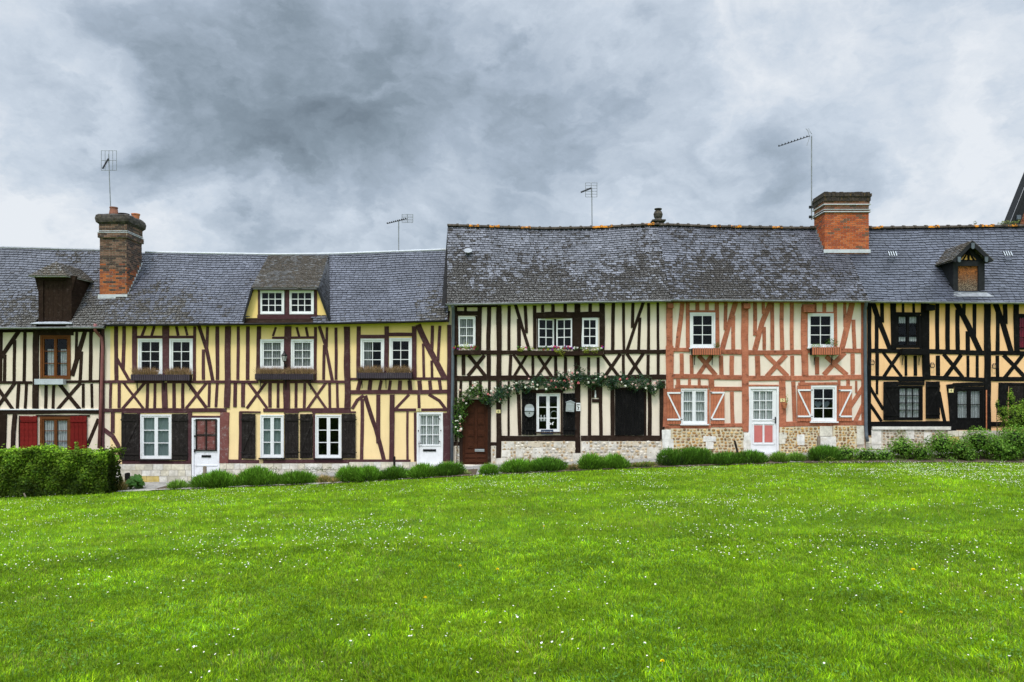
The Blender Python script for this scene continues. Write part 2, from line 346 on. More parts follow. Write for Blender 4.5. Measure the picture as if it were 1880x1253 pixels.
# ------------------------------------------------------------------ timber framing
TC = [0]
def timber(house, mat, pts, w, kind=None, out=None):
    """pts: world (x,z) along the piece, w: its width in metres; slightly crooked, chamfered edges, stands proud of the plaster"""
    TC[0] += 1
    (x0, z0), (x1, z1) = pts[0], pts[-1]; dx, dz = abs(x1 - x0), abs(z1 - z0)
    if kind is None: kind = ('post' if w > .115 else 'stud') if dz > 3.2 * dx else ('beam' if dx > 4 * dz else 'brace')
    base = {'beam': .030, 'post': .040, 'stud': .022, 'brace': .014}[kind] if out is None else out
    yf = -(base + (TC[0] % 17) * .0006)
    w *= 1.08; pts = list(pts)
    if kind == 'brace':
        for i, k in ((0, 1), (-1, -2)):
            d_ = Vector((pts[i][0] - pts[k][0], pts[i][1] - pts[k][1])).normalized() * .035; pts[i] = (pts[i][0] + d_.x, pts[i][1] + d_.y)
    seg = []
    for (a, b) in zip(pts, pts[1:]):
        L = math.hypot(b[0] - a[0], b[1] - a[1]); n = max(2, int(L / .16))
        for i in range(n): seg.append((a[0] + (b[0] - a[0]) * i / n, a[1] + (b[1] - a[1]) * i / n))
    seg.append(pts[-1]); sd = TC[0] * 3.71; mb = MB(); rows = []; s_ = 0
    for i, (x, z) in enumerate(seg):
        a = seg[max(i - 1, 0)]; b = seg[min(i + 1, len(seg) - 1)]; tx, tz = b[0] - a[0], b[1] - a[1]; l = math.hypot(tx, tz) or 1
        nx, nz = -tz / l, tx / l
        if i: s_ += math.hypot(x - seg[i - 1][0], z - seg[i - 1][1])
        q = w / 2 * (1 + .14 * mnoise.noise((s_ * 1.6, sd, 0))); q2 = w / 2 * (1 + .14 * mnoise.noise((s_ * 1.6, sd, 9)))
        wob = w * .13 * mnoise.noise((s_ * .8, sd, 4)); c = min(.008, w * .1)
        X, Zz = x + nx * wob, z + nz * wob
        rows.append(([mb.vert((X + nx * k, y, Zz + nz * k)) for k, y in ((-q, .01), (-q, yf + c), (-q + c, yf), (q2 - c, yf), (q2, yf + c), (q2, .01))], s_))
    vv = [0, .02, .03, .03 + w, .04 + w, .06 + w]
    for (r0, s0), (r1, s1) in zip(rows, rows[1:]):
        for k in range(5): mb.face((r0[k], r0[k + 1], r1[k + 1], r1[k]), [(s0, vv[k]), (s0, vv[k + 1]), (s1, vv[k + 1]), (s1, vv[k])])
    mb.face(rows[0][0][::-1]); mb.face(rows[-1][0])
    return mb.build(kind, mat, house)
def frame(house, mat, z, text, kind=None, out=None):
    for e in text.replace('\n', ' ').split(';'):
        e = e.strip()
        if not e: continue
        n = [float(v) for v in e.split(',')]; w = n[-1]; c = n[:-1]
        pts = [(z(c[i], c[i + 1])[0], z(c[i], c[i + 1])[2]) for i in range(0, len(c), 2)]
        timber(house, mat, pts, w / z.o[2] / 54.96, kind, out)

# ------------------------------------------------------------------ walls
def roof_z(pts, x, Y):                       # height of a measured roof line at world x on plane Y
    L = (CD + Y) / F
    xs_ = [(p_[0] - 940) * L for p_ in pts]; zs_ = [CZ + (730 - p_[1]) * L for p_ in pts]
    return float(np.interp(x, xs_, zs_))
EY, RY, BY = -.30, 2.05, 4.4
def walls(house, mat, x0, x1, eave, ridge, openings):
    mb = MB(); zt = min(roof_z(eave, x0, EY), roof_z(eave, x1, EY)) + .27; zb = float(ground(x0, 0)) - .5
    X = sorted({x0, x1} | {v for o in openings for v in o[:2]}); Zs = sorted({zb, zt} | {v for o in openings for v in o[2:]})
    X = [v for v in X if x0 <= v <= x1]
    for a, b in zip(X, X[1:]):
        for c, d in zip(Zs, Zs[1:]):
            mx, mz = (a + b) / 2, (c + d) / 2
            if any(o[0] < mx < o[1] and o[2] < mz < o[3] for o in openings): continue
            mb.quad((a, 0, c), (b, 0, c), (b, 0, d), (a, 0, d))
    for a, b, c, d in openings:              # reveals
        mb.quad((a, 0, c), (a, .22, c), (a, .22, d), (a, 0, d)); mb.quad((b, .22, c), (b, 0, c), (b, 0, d), (b, .22, d))
        mb.quad((a, 0, d), (a, .22, d), (b, .22, d), (b, 0, d)); mb.quad((a, .22, c), (a, 0, c), (b, 0, c), (b, .22, c))
    for x in (x0 + .02, x1 - .02):           # gable ends
        e = roof_z(eave, x, EY); r = roof_z(ridge, x, RY)
        mb.poly([(x, 0, zb), (x, BY, zb), (x, BY, e + .2), (x, RY, r - .1), (x, 0, e + .2)])
    mb.quad((x1, BY, zb), (x0, BY, zb), (x0, BY, zt), (x1, BY, zt))
    o = mb.build('wall', mat, house)
    mb = MB(); mb.box(x0 + .05, x1 - .05, 1.5, 1.55, zb, zt, m=0); zm = (zt + float(ground((x0 + x1) / 2, 0))) / 2
    mb.box(x0 + .05, x1 - .05, .25, 1.5, zm - .1, zm); mb.box(x0 + .05, x1 - .05, .03, 1.5, zt - .05, zt)
    mb.build('interior', M['dark'], house)
    return o

def rect(z, x0, y0, x1, y1):
    a = z(x0, y1); b = z(x1, y0); return (a[0], b[0], a[2], b[2])
def leaf(par, mat, x0, x1, z0, z1, cols, rows, y=0.0, fw=.045, bw=.022, curtain=None, rot=None, cy=.05, glass='glass'):
    """one casement: stiles, rails, glazing bars, pane and curtain"""
    fn = None
    if rot:
        hx, ang = rot; ca, sa = math.cos(ang), math.sin(ang)
        fn = lambda q: (hx + (q[0] - hx) * ca - (q[1] - y) * sa, y + (q[0] - hx) * sa + (q[1] - y) * ca, q[2])
    mb = MB(); mb.T = fn; ya, yb = y - .02, y + .03
    mb.box(x0, x0 + fw, ya, yb, z0, z1); mb.box(x1 - fw, x1, ya, yb, z0, z1)
    mb.box(x0 + fw, x1 - fw, ya + .002, yb, z0, z0 + fw * 1.2); mb.box(x0 + fw, x1 - fw, ya + .002, yb, z1 - fw, z1)
    for i in range(1, cols):
        x = x0 + fw + (x1 - x0 - 2 * fw) * i / cols; mb.box(x - bw / 2, x + bw / 2, ya + .006, yb - .01, z0 + fw, z1 - fw)
    for i in range(1, rows):
        zz = z0 + fw * 1.2 + (z1 - z0 - 2.2 * fw) * i / rows; mb.box(x0 + fw, x1 - fw, ya + .008, yb - .012, zz - bw / 2, zz + bw / 2)
    c = mb.build('casement', mat, par)
    mb = MB(); mb.T = fn; mb.quad((x0 + fw * .7, y + .008, z0 + fw * .7), (x1 - fw * .7, y + .008, z0 + fw * .7), (x1 - fw * .7, y + .008, z1 - fw * .7), (x0 + fw * .7, y + .008, z1 - fw * .7))
    mb.build('pane', M[glass], par)
    if curtain: drape(par, curtain, x0 + fw * .5, x1 - fw * .5, z0 + fw * .5, z1 - fw * .5, y + cy)
    return c
def drape(par, mat, x0, x1, z0, z1, y, fold=.018):
    mb = MB(); n = max(10, int((x1 - x0) / .02)); ph = random.random() * 6; prev = None
    for i in range(n + 1):
        x = x0 + (x1 - x0) * i / n; d = fold * math.sin(i * .9 + ph) + fold * .5 * math.sin(i * .37 + ph * 2)
        a = mb.vert((x, y + d, z0)); b = mb.vert((x, y + d * .5, z1))
        if prev: mb.face((prev[0], a, b, prev[1]))
        prev = (a, b)
    return mb.build('curtain', M[mat], par, smooth=True)
def window(house, z, r, leaves=1, cols=2, rows=3, mat='white', curtain=None, ow=.05, fw=.045, bw=.024, sill=None, y=0.0, glass='glass', label=None, mid=None):
    x0, x1, z0, z1 = rect(z, *r)
    mb = MB(); ya, yb = y - .035, y + .07
    mb.box(x0, x0 + ow, ya, yb, z0, z1); mb.box(x1 - ow, x1, ya, yb, z0, z1); mb.box(x0 + ow, x1 - ow, ya + .003, yb, z0, z0 + ow * .9); mb.box(x0 + ow, x1 - ow, ya + .003, yb, z1 - ow, z1)
    w = mb.build('window', M[mat], house)
    if label: w['label'] = label
    a, b = x0 + ow + .002, x1 - ow - .002; n = leaves; wdt = (b - a) / n
    for i in range(n):
        cu = curtain[i] if isinstance(curtain, (list, tuple)) else curtain
        leaf(w, M[mat], a + wdt * i + .001, a + wdt * (i + 1) - .001, z0 + ow * .9 + .002, z1 - ow - .002, cols, rows, y + .005, fw, bw, cu, glass=glass)
    if sill:
        mb = MB(); mb.box(x0 - .04, x1 + .04, y - .10, y + .02, z0 - .045, z0 - .004); mb.build('sill', M[sill], w)
    return w
def shutter(house, z, r, mat, planks=4, brace=None, bmat=None, side=1, y=-.045, label=None, battens=True, hinge='blackmetal', zig=True):
    x0, x1, z0, z1 = rect(z, *r); mb = MB(); n = planks
    for i in range(n):
        a = x0 + (x1 - x0) * i / n; b = x0 + (x1 - x0) * (i + 1) / n
        mb.box(a + .003, b - .003, y - .018 - random.random() * .004, y + .008, z0 + random.uniform(0, .012), z1 - random.uniform(0, .012), vert=True)
    o = mb.build('shutter', M[mat], house)
    if label: o['label'] = label
    if battens:
        bm_ = bmat or mat; h = z1 - z0; w = .055 if bmat else .075; yy = y - .024
        for zc in (z0 + h * .14, z1 - h * .13):
            mb = MB(); mb.box(x0 + .005, x1 - .005, yy - .02, yy, zc - w / 2, zc + w / 2); mb.build('batten', M[bm_], o)
        if zig:
            a = (x0 + .03, z0 + h * .14 + w / 2); b = (x1 - .03, z1 - h * .13 - w / 2)
            if side < 0: a, b = (x1 - .03, a[1]), (x0 + .03, b[1])
            d = Vector((b[0] - a[0], b[1] - a[1])).normalized(); q = Vector((-d.y, d.x)) * w * .45; mb = MB()
            pts = [(a[0] + q.x, a[1] + q.y), (a[0] - q.x, a[1] - q.y), (b[0] - q.x, b[1] - q.y), (b[0] + q.x, b[1] + q.y)]
            mb.prism(pts, yy - .014, yy + .002); mb.build('batten', M[bm_], o)
    xh = x0 if side > 0 else x1
    for zc in (z0 + (z1 - z0) * .14, z1 - (z1 - z0) * .13): mb = MB(); mb.box(xh - .02, xh + .05, y - .052, y - .045, zc - .012, zc + .012); mb.build('hinge', M[hinge], o)
    return o
def gutter(house, x0, x1, eave, mat, drop=.02):
    pts = []; n = max(2, int((x1 - x0) / .5))
    for i in range(n + 1):
        x = x0 + (x1 - x0) * i / n; pts.append((x, EY - .06, roof_z(eave, x, EY) - drop - .03))
    mb = MB(); rings = []
    for q in pts: rings.append([mb.vert((q[0], q[1] + .06 * math.cos(t), q[2] + .06 * math.sin(t))) for t in [math.pi + math.pi * k / 7 for k in range(8)]] + [mb.vert((q[0], q[1] + .052 * math.cos(t), q[2] + .003 + .052 * math.sin(t))) for t in [2 * math.pi - math.pi * k / 7 for k in range(8)]])
    for a, b in zip(rings, rings[1:]):
        for k in range(16): mb.face((a[k], a[(k + 1) % 16], b[(k + 1) % 16], b[k]))
    mb.face(rings[0]); mb.face(rings[-1][::-1])
    o = mb.build('gutter', mat, house, smooth=True)
    mb = MB()
    for q in pts[::2]: mb.box(q[0] - .012, q[0] + .012, q[1] - .066, q[1] + .07, q[2] - .004, q[2] + .012)
    mb.build('gutter_bracket', mat, o)
    # boarded eave behind the gutter
    mb = MB()
    for a, b in zip(pts, pts[1:]): mb.poly([(a[0], EY + .03, a[2] + .02), (b[0], EY + .03, b[2] + .02), (b[0], .0, b[2] + .35), (a[0], .0, a[2] + .35)])
    mb.build('eave_board', M['w_brown'], house)
    return o

# ------------------------------------------------------------------ roofs
def deck(mb, xa, xb, eave, ridge, skipf=None):
    n = 12
    for i in range(n):
        a = xa + (xb - xa) * i / n; b = xa + (xb - xa) * (i + 1) / n
        q = lambda x: (x, EY, roof_z(eave, x, EY) - .10); r_ = lambda x: (x, RY, roof_z(ridge, x, RY) - .10); s_ = lambda x: (x, BY + .3, roof_z(eave, x, EY) - .10)
        mb.quad(q(a), q(b), r_(b), r_(a), col=(.4, .5, .1), m=1); mb.quad(r_(a), r_(b), s_(b), s_(a), col=(.5, .5, .2), m=1)
def slates(mb, fn, wid, hgt, sw=.165, ex=.135, bias=None, skip=None, lift=.022, uneven=.012, tm=0):
    """fn(s,v)->point, s in metres along, v 0..1 up the slope; individual overlapping slates"""
    rows = max(2, int(round(hgt / ex)))
    for r_ in range(rows):
        v0 = r_ / rows; v1 = min((r_ + 1.25) / rows, 1.0); s_ = -(sw * .5 if r_ % 2 else 0) + random.uniform(-.01, .01)
        while s_ < wid:
            w = sw * random.uniform(.86, 1.14); a = max(s_, 0); b = min(s_ + w - .012, wid); s_ += w
            if b - a < .03: continue
            m_ = (a + b) / 2
            if skip and skip(fn(m_, (v0 + v1) / 2)): continue
            jit = random.uniform(-.10, .10) / rows; dr = random.uniform(-.05, .05) / rows
            if random.random() < .03: dr -= .25 / rows
            p0 = Vector(fn(a, v0 + dr)); p1 = Vector(fn(b, v0 + dr + jit * .35)); p2 = Vector(fn(b, v1)); p3 = Vector(fn(a, v1))
            nn = (p1 - p0).cross(p3 - p0).normalized()
            if nn.y > 0 and abs(nn.x) < .6: nn = -nn
            if nn.z < 0: nn = -nn
            l0 = lift + random.uniform(0, uneven); l1 = lift + random.uniform(0, uneven)
            q0 = p0 + nn * l0; q1 = p1 + nn * l1; q2 = p2 + nn * .001; q3 = p3 + nn * .001
            c = (random.random(), v0, (bias(p0) if bias else 0))
            i = [mb.vert(x) for x in (q0, q1, q2, q3, p0 - nn * .006, p1 - nn * .006)]
            mb.face((i[0], i[1], i[2], i[3]), None, c); mb.face((i[4], i[5], i[1], i[0]), None, c, tm)
            mb.face((i[4], i[0], i[3]), None, c, tm); mb.face((i[1], i[5], i[2]), None, c, tm)
def main_roof(house, e0, e1, r0, r1, eave, ridge, mat, bias, skip=None, sw=.16, ex=.116):
    mb = MB(); deck(mb, min(e0, r0), max(e1, r1), eave, ridge)
    def fn(s_, v):
        f = s_ / W_; xe = e0 + (e1 - e0) * f; xr = r0 + (r1 - r0) * f; x = xe + (xr - xe) * v
        ze = roof_z(eave, x, EY); zr = roof_z(ridge, x, RY)
        sag = -.035 * math.sin(v * math.pi) * (1 + .6 * math.sin(x * 1.1)) + .012 * math.sin(x * 2.3 + v * 5)
        return (x, EY - .05 + (RY - EY + .05) * v, ze - .05 + (zr - ze + .05) * v + sag)
    W_ = e1 - e0
    h = math.hypot(RY - EY, roof_z(ridge, r0, RY) - roof_z(eave, e0, EY))
    slates(mb, fn, W_, h, sw, ex, bias, skip, tm=1)
    return mb.build('roof', [mat, M['slatejoint']], house)
def ridge_tiles(roof, x0, x1, ridge, L_=.36, r=.085, orange=(), mats=('ridge', 'ridgeorange')):
    mb = MB(); x = x0
    while x < x1 - .05:
        b = min(x + L_, x1); m_ = 1 if any(abs(x + .15 - o) < .2 for o in orange) or random.random() < .05 else 0
        z0 = roof_z(ridge, x, RY); z1 = roof_z(ridge, b, RY)
        for (xa, xb, rr) in ((x, b + .02, r), (b - .045, b + .03, r * 1.28)):
            ra = [[mb.vert((xx, RY + rr * 1.25 * math.cos(t), zz + .0 + rr * 1.1 * math.sin(t))) for t in [math.pi * k / 6 for k in range(7)]] for xx, zz in ((xa, z0 if rr == r else z1), (xb, z1))]
            for k in range(6): mb.face((ra[0][k], ra[1][k], ra[1][k + 1], ra[0][k + 1]), None, (1, 1, 1), m_)
            mb.face(ra[0]); mb.face(ra[1][::-1])
        x = b
    return mb.build('ridge', [M[mats[0]], M[mats[1]]], roof)
def nb(p, s=.6, o=0): return mnoise.noise((p[0] * s + o, p[1] * s, p[2] * s))

# ------------------------------------------------------------------ bricks and stones
def brick_box(mb, x0, x1, y0, y1, z0, z1, colf, bw=.215, bh=.056, core=1):
    mb.box(x0 + .006, x1 - .006, y0 + .006, y1 - .006, z0, z1, m=core)
    n = max(1, int(round((z1 - z0) / (bh + .011)))); h = (z1 - z0) / n
    for r_ in range(n):
        za = z0 + r_ * h + .005; zb = z0 + (r_ + 1) * h - .005
        for face_ in range(3):               # front, left, right
            w = (x1 - x0) if face_ == 0 else (y1 - y0); s_ = -bw * .5 if r_ % 2 else 0
            while s_ < w - .01:
                a = max(s_, 0) + .004; b = min(s_ + bw, w) - .004; s_ += bw + .003
                if b - a < .03: continue
                o = random.uniform(0, .004); c = colf(za)
                if face_ == 0: mb.box(x0 + a, x0 + b, y0 - o, y0 + .03, za, zb, c, j=.0015)
                elif face_ == 1: mb.box(x0 - o, x0 + .03, y0 + a, y0 + b, za, zb, c, j=.0015)
                else: mb.box(x1 - .03, x1 + o, y0 + a, y0 + b, za, zb, c, j=.0015)
def flintwork(house, x0, x1, z0f, z1, y, cols, size=(.085, .045), mort='mortar'):
    mb = MB(); zb = min(z0f(x0), z0f(x1)) - .25
    mb.box(x0, x1, y, .02, zb, z1, m=1)
    z = z1 - size[1]
    while z > zb:
        x = x0 + random.uniform(.03, .09)
        while x < x1 - .05:
            if z > z0f(x) - .15:
                rx = size[0] * random.uniform(.5, 1.05); c = random.choice(cols); q = random.uniform(.65, 1.25)
                mb.blob((x + rx, y + .004, z + random.uniform(-.02, .02)), (min(rx, x1 - x - rx + .02) * .95, .025 * random.uniform(.6, 1.3), size[1] * random.uniform(.7, 1.05)), tuple(v * q for v in c), j=.25, n=6, rows=3)
                x += rx * 2 + .012
            else: x += .2
        z -= size[1] * random.uniform(1.8, 2.2)
    return mb.build('flint_wall', [M['flint'], M[mort]], house)
def block(house, z, r, y=-.07, col=(.62, .57, .47), name='stone_block'):
    x0, x1, z0, z1 = rect(z, *r); mb = MB(); mb.box(x0, x1, y, .015, z0, z1, col, j=.012); return mb.build(name, M['lime'], house)
def ashlar(house, x0, x1, ztop, rows, h, y=-.06, bw=.34, zfun=None):
    mb = MB(); mb.box(x0, x1, y + .012, .02, ztop - rows * h, ztop, m=1)
    for r_ in range(rows):
        x = x0 - (bw * .45 if r_ % 2 else 0)
        while x < x1:
            w = bw * random.uniform(.7, 1.3); a = max(x, x0) + .005; b = min(x + w, x1) - .005; x += w
            if b - a < .04: continue
            c = random.choice([(.60, .56, .48), (.66, .63, .56), (.52, .48, .39), (.62, .57, .45)])
            if r_ == rows - 1 and random.random() < .35: c = (.55, .42, .14)
            mb.box(a, b, y - random.uniform(0, .008), .01, ztop - (r_ + 1) * h + .006, ztop - r_ * h - .006, c, j=.004)
    return mb.build('plinth', [M['lime'], M['mortar']], house)
# ================================================================== HOUSE: cream, far left
E1 = [(-330, 601), (190, 598)]; R1 = [(-330, 450), (0, 455), (183, 460), (262, 463)]
E2 = [(190, 594), (450, 592), (640, 590), (826, 586)]; R2 = [(262, 464), (500, 468), (608, 467), (720, 463), (826, 459)]
E3 = [(822, 556), (1000, 553), (1231, 549)]; R3 = [(822, 416), (1000, 422), (1100, 420), (1205, 414), (1240, 416)]
E4 = [(1231, 548), (1592, 550)]; R4 = [(1230, 415), (1300, 418), (1450, 421), (1540, 421)]
E5 = [(1592, 551), (2080, 555)]; R5 = [(1538, 421), (1600, 421), (1880, 417), (2100, 416)]
B1, B2, B3, B4 = -13.42, -2.13, 5.24, 11.78
XL, XR = -20.6, 20.4
gz = lambda x: float(ground(x, 0))

h1 = thing('timber_framed_house', (-17, 0, gz(-17)), 'cream timber-framed house with dark red shutters and a boarded roof hatch behind the hedge', 'house', 'row of half-timbered houses')
op1 = [rect(ZA, 252, 190, 440, 462), rect(ZA, 250, 695, 443, 935)]
walls(h1, M['pl_cream'], XL, B1, E1, R1, op1)
frame(h1, M['w_brown'], ZA, '-310,155,-312,645,20; -370,155,-372,475,18; -430,155,-430,645,20; -490,155,-492,645,18; -550,155,-552,645,18; -610,155,-612,645,20; -200,680,-200,930,20; -300,680,-302,930,24; -380,680,-380,930,18; -460,680,-460,930,20; -560,680,-562,930,24', 'stud')
frame(h1, M['w_brown'], ZA, '''-150,155,-150,645,22; -90,155,-92,475,18; -60,490,-62,645,18; -210,155,-212,645,18; -260,155,-255,475,18;
 8,155,3,480,20; 92,220,88,475,18; 32,310,28,475,18; 157,155,150,475,18; 478,155,472,340,15; 508,290,500,470,18; 568,160,562,470,20;
 118,490,108,645,18; 165,490,158,645,16; 288,500,284,645,18; 335,500,330,645,16; 518,490,520,640,16; 570,490,574,640,14;
 95,680,84,790,80,930,24; 125,690,125,930,12; -40,680,-42,930,18; -120,680,-120,930,18''')
frame(h1, M['w_brown'], ZA, '''-640,165,620,158,20; -640,483,200,483,16; 245,481,615,476,16; -640,664,620,664,26; 245,172,458,172,34; -640,935,250,935,24; 443,935,610,935,24; 225,690,560,690,10''', 'beam')
frame(h1, M['w_brown'], ZA, '228,155,222,645,34; 636,140,632,940,26; 22,680,12,930,40; -8,160,-8,930,10', 'post')
frame(h1, M['w_brown'], ZA, '''122,155,0,340,24; 532,155,488,300,450,435,26; 90,490,-20,640,20; -20,505,78,645,20; 375,498,492,645,22; 498,490,362,645,20; 610,715,545,870,20; -60,310,-120,160,22''', 'brace')
w1 = window(h1, ZA, (252, 190, 440, 462), 2, 1, 3, 'w_window', None, ow=.075, fw=.045, bw=.022)
for l, r_ in ((290, 350), (374, 434)): x0, x1, z0, z1 = rect(ZA, l, 275, r_, 448); drape(w1, 'lace', x0, x1, z0, z1, .05)
window(h1, ZA, (250, 695, 443, 935), 2, 1, 3, 'w_window', 'curtain', ow=.08, fw=.045, bw=.022)
shutter(h1, ZA, (132, 690, 237, 930), 'w_red', 4, zig=False); shutter(h1, ZA, (443, 690, 545, 930), 'w_red', 4, side=-1, zig=False)
mb = MB(); q0 = ZA(-40, 650); q1 = ZA(618, 650); mb.box(q0[0], q1[0], -.06, .0, q0[2] - .02, q0[2] + .015); mb.build('weather_strip', M['white'], h1)
b1 = lambda p: .12 * max(0, 1 - abs(p[0] + 13.9) / 1.5) + .10 * nb(p, .5, 3) + (.20 * max(0, 1 - (p[2] - 4.5) / 2.4)) + .10 * max(0, 1 - abs(p[0] + 15.4) / 1.6)
skd1 = lambda p: -15.75 < p[0] < -14.75 and p[2] < 5.9
rf = main_roof(h1, XL, B1, XL, B1 - .1, E1, R1, M['slate1'], b1, skd1)
mb = MB(); mb.tube([(x, RY, roof_z(R1, x, RY) + .0) for x in np.linspace(XL, -13.9, 16)], .055, 8); mb.build('ridge', M['zinc'], rf, smooth=True)
gutter(h1, XL, B1 - .02, E1, M['zinc'])
# gabled loading hatch with hipped front
zf = lambda py, Y: CZ + (730 - py) * (CD + Y) / F
mb = MB(); X0, X1 = -15.72, -14.62; zb_ = zf(592, -.15); zt_ = 6.22
mb.box(X0, X0 + .16, -.17, 1.0, zb_ + .02, zt_); mb.box(X1 - .16, X1, -.17, 1.0, zb_ + .02, zt_); mb.box(X0 + .16, X1 - .16, -.16, .2, zt_ - .16, zt_)
dw = mb.build('dormer_wall', M['w_brown'], h1)
mb = MB()
for i in range(5): a = X0 + .16 + (X1 - X0 - .32) * i / 5; mb.box(a + .003, a + (X1 - X0 - .32) / 5 - .003, -.12 - random.random() * .006, -.08, zb_ + .03, zt_ - .17, vert=True)
mb.build('hatch', M['w_brown'], dw)
mb = MB()
for s_, xx in ((-1, X0 + .02), (1, X1 - .02)):
    mb.prism([(xx - .04 * (s_ < 0), zt_ - .5), (xx + .04 * (s_ > 0), zt_ - .5), (xx + s_ * .16, zt_), (xx, zt_)] if s_ > 0 else [(xx - .04, zt_ - .5), (xx, zt_ - .5), (xx, zt_), (xx - .16, zt_)], -.16, -.05); mb.build('bracket', M['w_brown'], dw); mb = MB()

pk = Vector((-15.22, -.02, 6.70)); pb = Vector((-15.22, 1.46, 6.70)); fl = Vector((-15.93, -.36, 6.19)); fr = Vector((-14.68, -.36, 6.19)); bl = Vector((-15.93, 1.1, 6.21)); br_ = Vector((-14.50, 1.12, 6.19))
mb = MB(); mb.poly([fl, fr, pk], (.5, .5, .3)); mb.poly([fr, br_, pb, pk], (.5, .5, .3)); mb.poly([bl, fl, pk, pb], (.5, .5, .3)); mb.poly([fl - Vector((0, 0, .03)), bl - Vector((0, 0, .03)), br_ - Vector((0, 0, .03)), fr - Vector((0, 0, .03))])
mb.poly([fl - Vector((0, 0, .03)), fr - Vector((0, 0, .03)), fr, fl]); mb.poly([fr - Vector((0, 0, .03)), br_ - Vector((0, 0, .03)), br_, fr])
def tri(A, B, T0, T1):
    w = (B - A).length
    return (lambda s_, v: (A.lerp(T0, v)).lerp(B.lerp(T1, v), s_ / w)), w
f_, w_ = tri(fl, fr, pk, pk + Vector((.02, 0, 0))); slates(mb, f_, w_, .62, .15, .10, lambda p: .2)
f_, w_ = tri(fr, br_, pk, pb); slates(mb, f_, w_, .85, .15, .10, lambda p: .2)
f_, w_ = tri(bl, fl, pb, pk); slates(mb, f_, w_, .9, .15, .10, lambda p: .2)
mb.build('dormer_roof', M['slatedorm'], dw)
mb = MB(); mb.box(X0 - .15, X1 + .12, -.36, -.12, zb_ - .075, zb_ - .06); mb.poly([(X0 - .15, -.36, zb_ - .058), (X1 + .12, -.36, zb_ - .058), (X1, -.1, zb_ + .03), (X0, -.1, zb_ + .03)]); mb.build('sill_flashing', M['zincpale'], dw)
mb = MB(); mb.tube([ZA(592, 118, -.36), ZA(592, 160, -.34), ZA(612, 182, -.14), ZA(630, 205, -.10), ZA(638, 260, -.10), ZA(628, 600, -.10), ZA(615, 890, -.10)], .05, 10)
mb.build('drainpipe', M['pinkpipe'], h1, smooth=True)

# chimney of the cream house
def brickcol(z): return random.choice([(.40, .12, .045), (.34, .10, .04), (.47, .16, .06), (.28, .085, .04), (.20, .07, .04)])
zs = lambda py: CZ + (730 - py) * (CD + .53) / F
def sooty(z):
    t_ = min(1, max(0, (z - zs(520)) / 1.3)); 
    return random.choice([(.36, .11, .035), (.30, .085, .03), (.20, .065, .035)]) if random.random() > .12 + t_ * 1.6 else random.choice([(.07, .045, .035), (.11, .06, .04), (.17, .10, .07), (.05, .035, .03)])
mb = MB(); cx0, cx1 = -14.05, -13.13; ya, yb = .53, 1.62
brick_box(mb, cx0, cx1, ya, yb, zs(560), zs(437), sooty)
brick_box(mb, cx0 - .05, cx1 + .05, ya - .05, yb + .05, zs(437), zs(429), sooty)
brick_box(mb, cx0 - .02, cx1 + .02, ya - .02, yb + .02, zs(429), zs(412), sooty)
ch = mb.build('chimney', [M['brick'], M['mortar']], h1)
mb = MB()
for (zq, ex_) in ((424, .035), (427, .06)): mb.box(cx0 - ex_, cx1 + ex_, ya - ex_, yb + ex_, zs(zq + 1), zs(zq))
mb.build('lead_band', M['lead'], ch)
mb = MB(); n = 22
prof = [(0.02, 412), (.10, 408), (.12, 402), (.10, 396), (.03, 393)]
rg = []
for e_, py in prof:
    pts = []
    for (xa, yb_, xc, yd) in ((cx0, ya, cx1, ya), (cx1, ya, cx1, yb), (cx1, yb, cx0, yb), (cx0, yb, cx0, ya)):
        for i in range(6):
            f_ = i / 6; x = xa + (xc - xa) * f_; y = yb_ + (yd - yb_) * f_; mx, my = (cx0 + cx1) / 2, (ya + yb) / 2
            k = 1 + e_ / .5 + random.uniform(-.02, .02); pts.append(mb.vert((mx + (x - mx) * k, my + (y - my) * (1 + e_ / .6), zs(py) + random.uniform(-.02, .02))))
    rg.append(pts)
for a, b in zip(rg, rg[1:]):
    for k in range(24): mb.face((a[k], a[(k + 1) % 24], b[(k + 1) % 24], b[k]))
mb.face(rg[-1]); mb.build('chimney_cap', M['concrete'], ch)
def pot(par, x, y, z, h, r, mat, flare=.8): 
    mb = MB(); mb.lathe((x, y, z), [(r, 0), (r * .95, h * .3), (r * flare, h * .86), (r * flare * 1.12, h * .88), (r * flare * 1.12, h), (r * flare * .8, h), (r * flare * .75, h * .7)], 16); return mb.build('chimney_pot', M[mat], par, smooth=False)
pot(ch, -13.72, .82, zs(394), .31, .155, 'terradark', .78); pot(ch, -13.22, 1.35, zs(399), .30, .12, 'terracotta', 1.1)
mb = MB(); mb.lathe((-13.47, 1.0, zs(393) + .02), [(.10, 0), (.10, .06), (.19, .065), (.20, .085), (.05, .11)], 16); mb.build('cowl', M['blackmetal'], ch)
mb = MB(); mb.box(cx0 - .05, cx1 + .03, ya - .03, ya, zs(549), zs(541)); mb.build('flashing', M['lead'], ch)
mb = MB()                                     # stepped flashing up the right flank
for i in range(9):
    y = ya + .05 + i * .12; z = 4.55 + 1.21 * (y + .3) + .03; mb.box(cx1 + .008, cx1 + .02, y, y + .13, z, z + .13); mb.box(cx1 + .01, cx1 + .10, y, y + .10, z - .012, z - .002)
mb.build('step_flashing', M['lead'], ch)

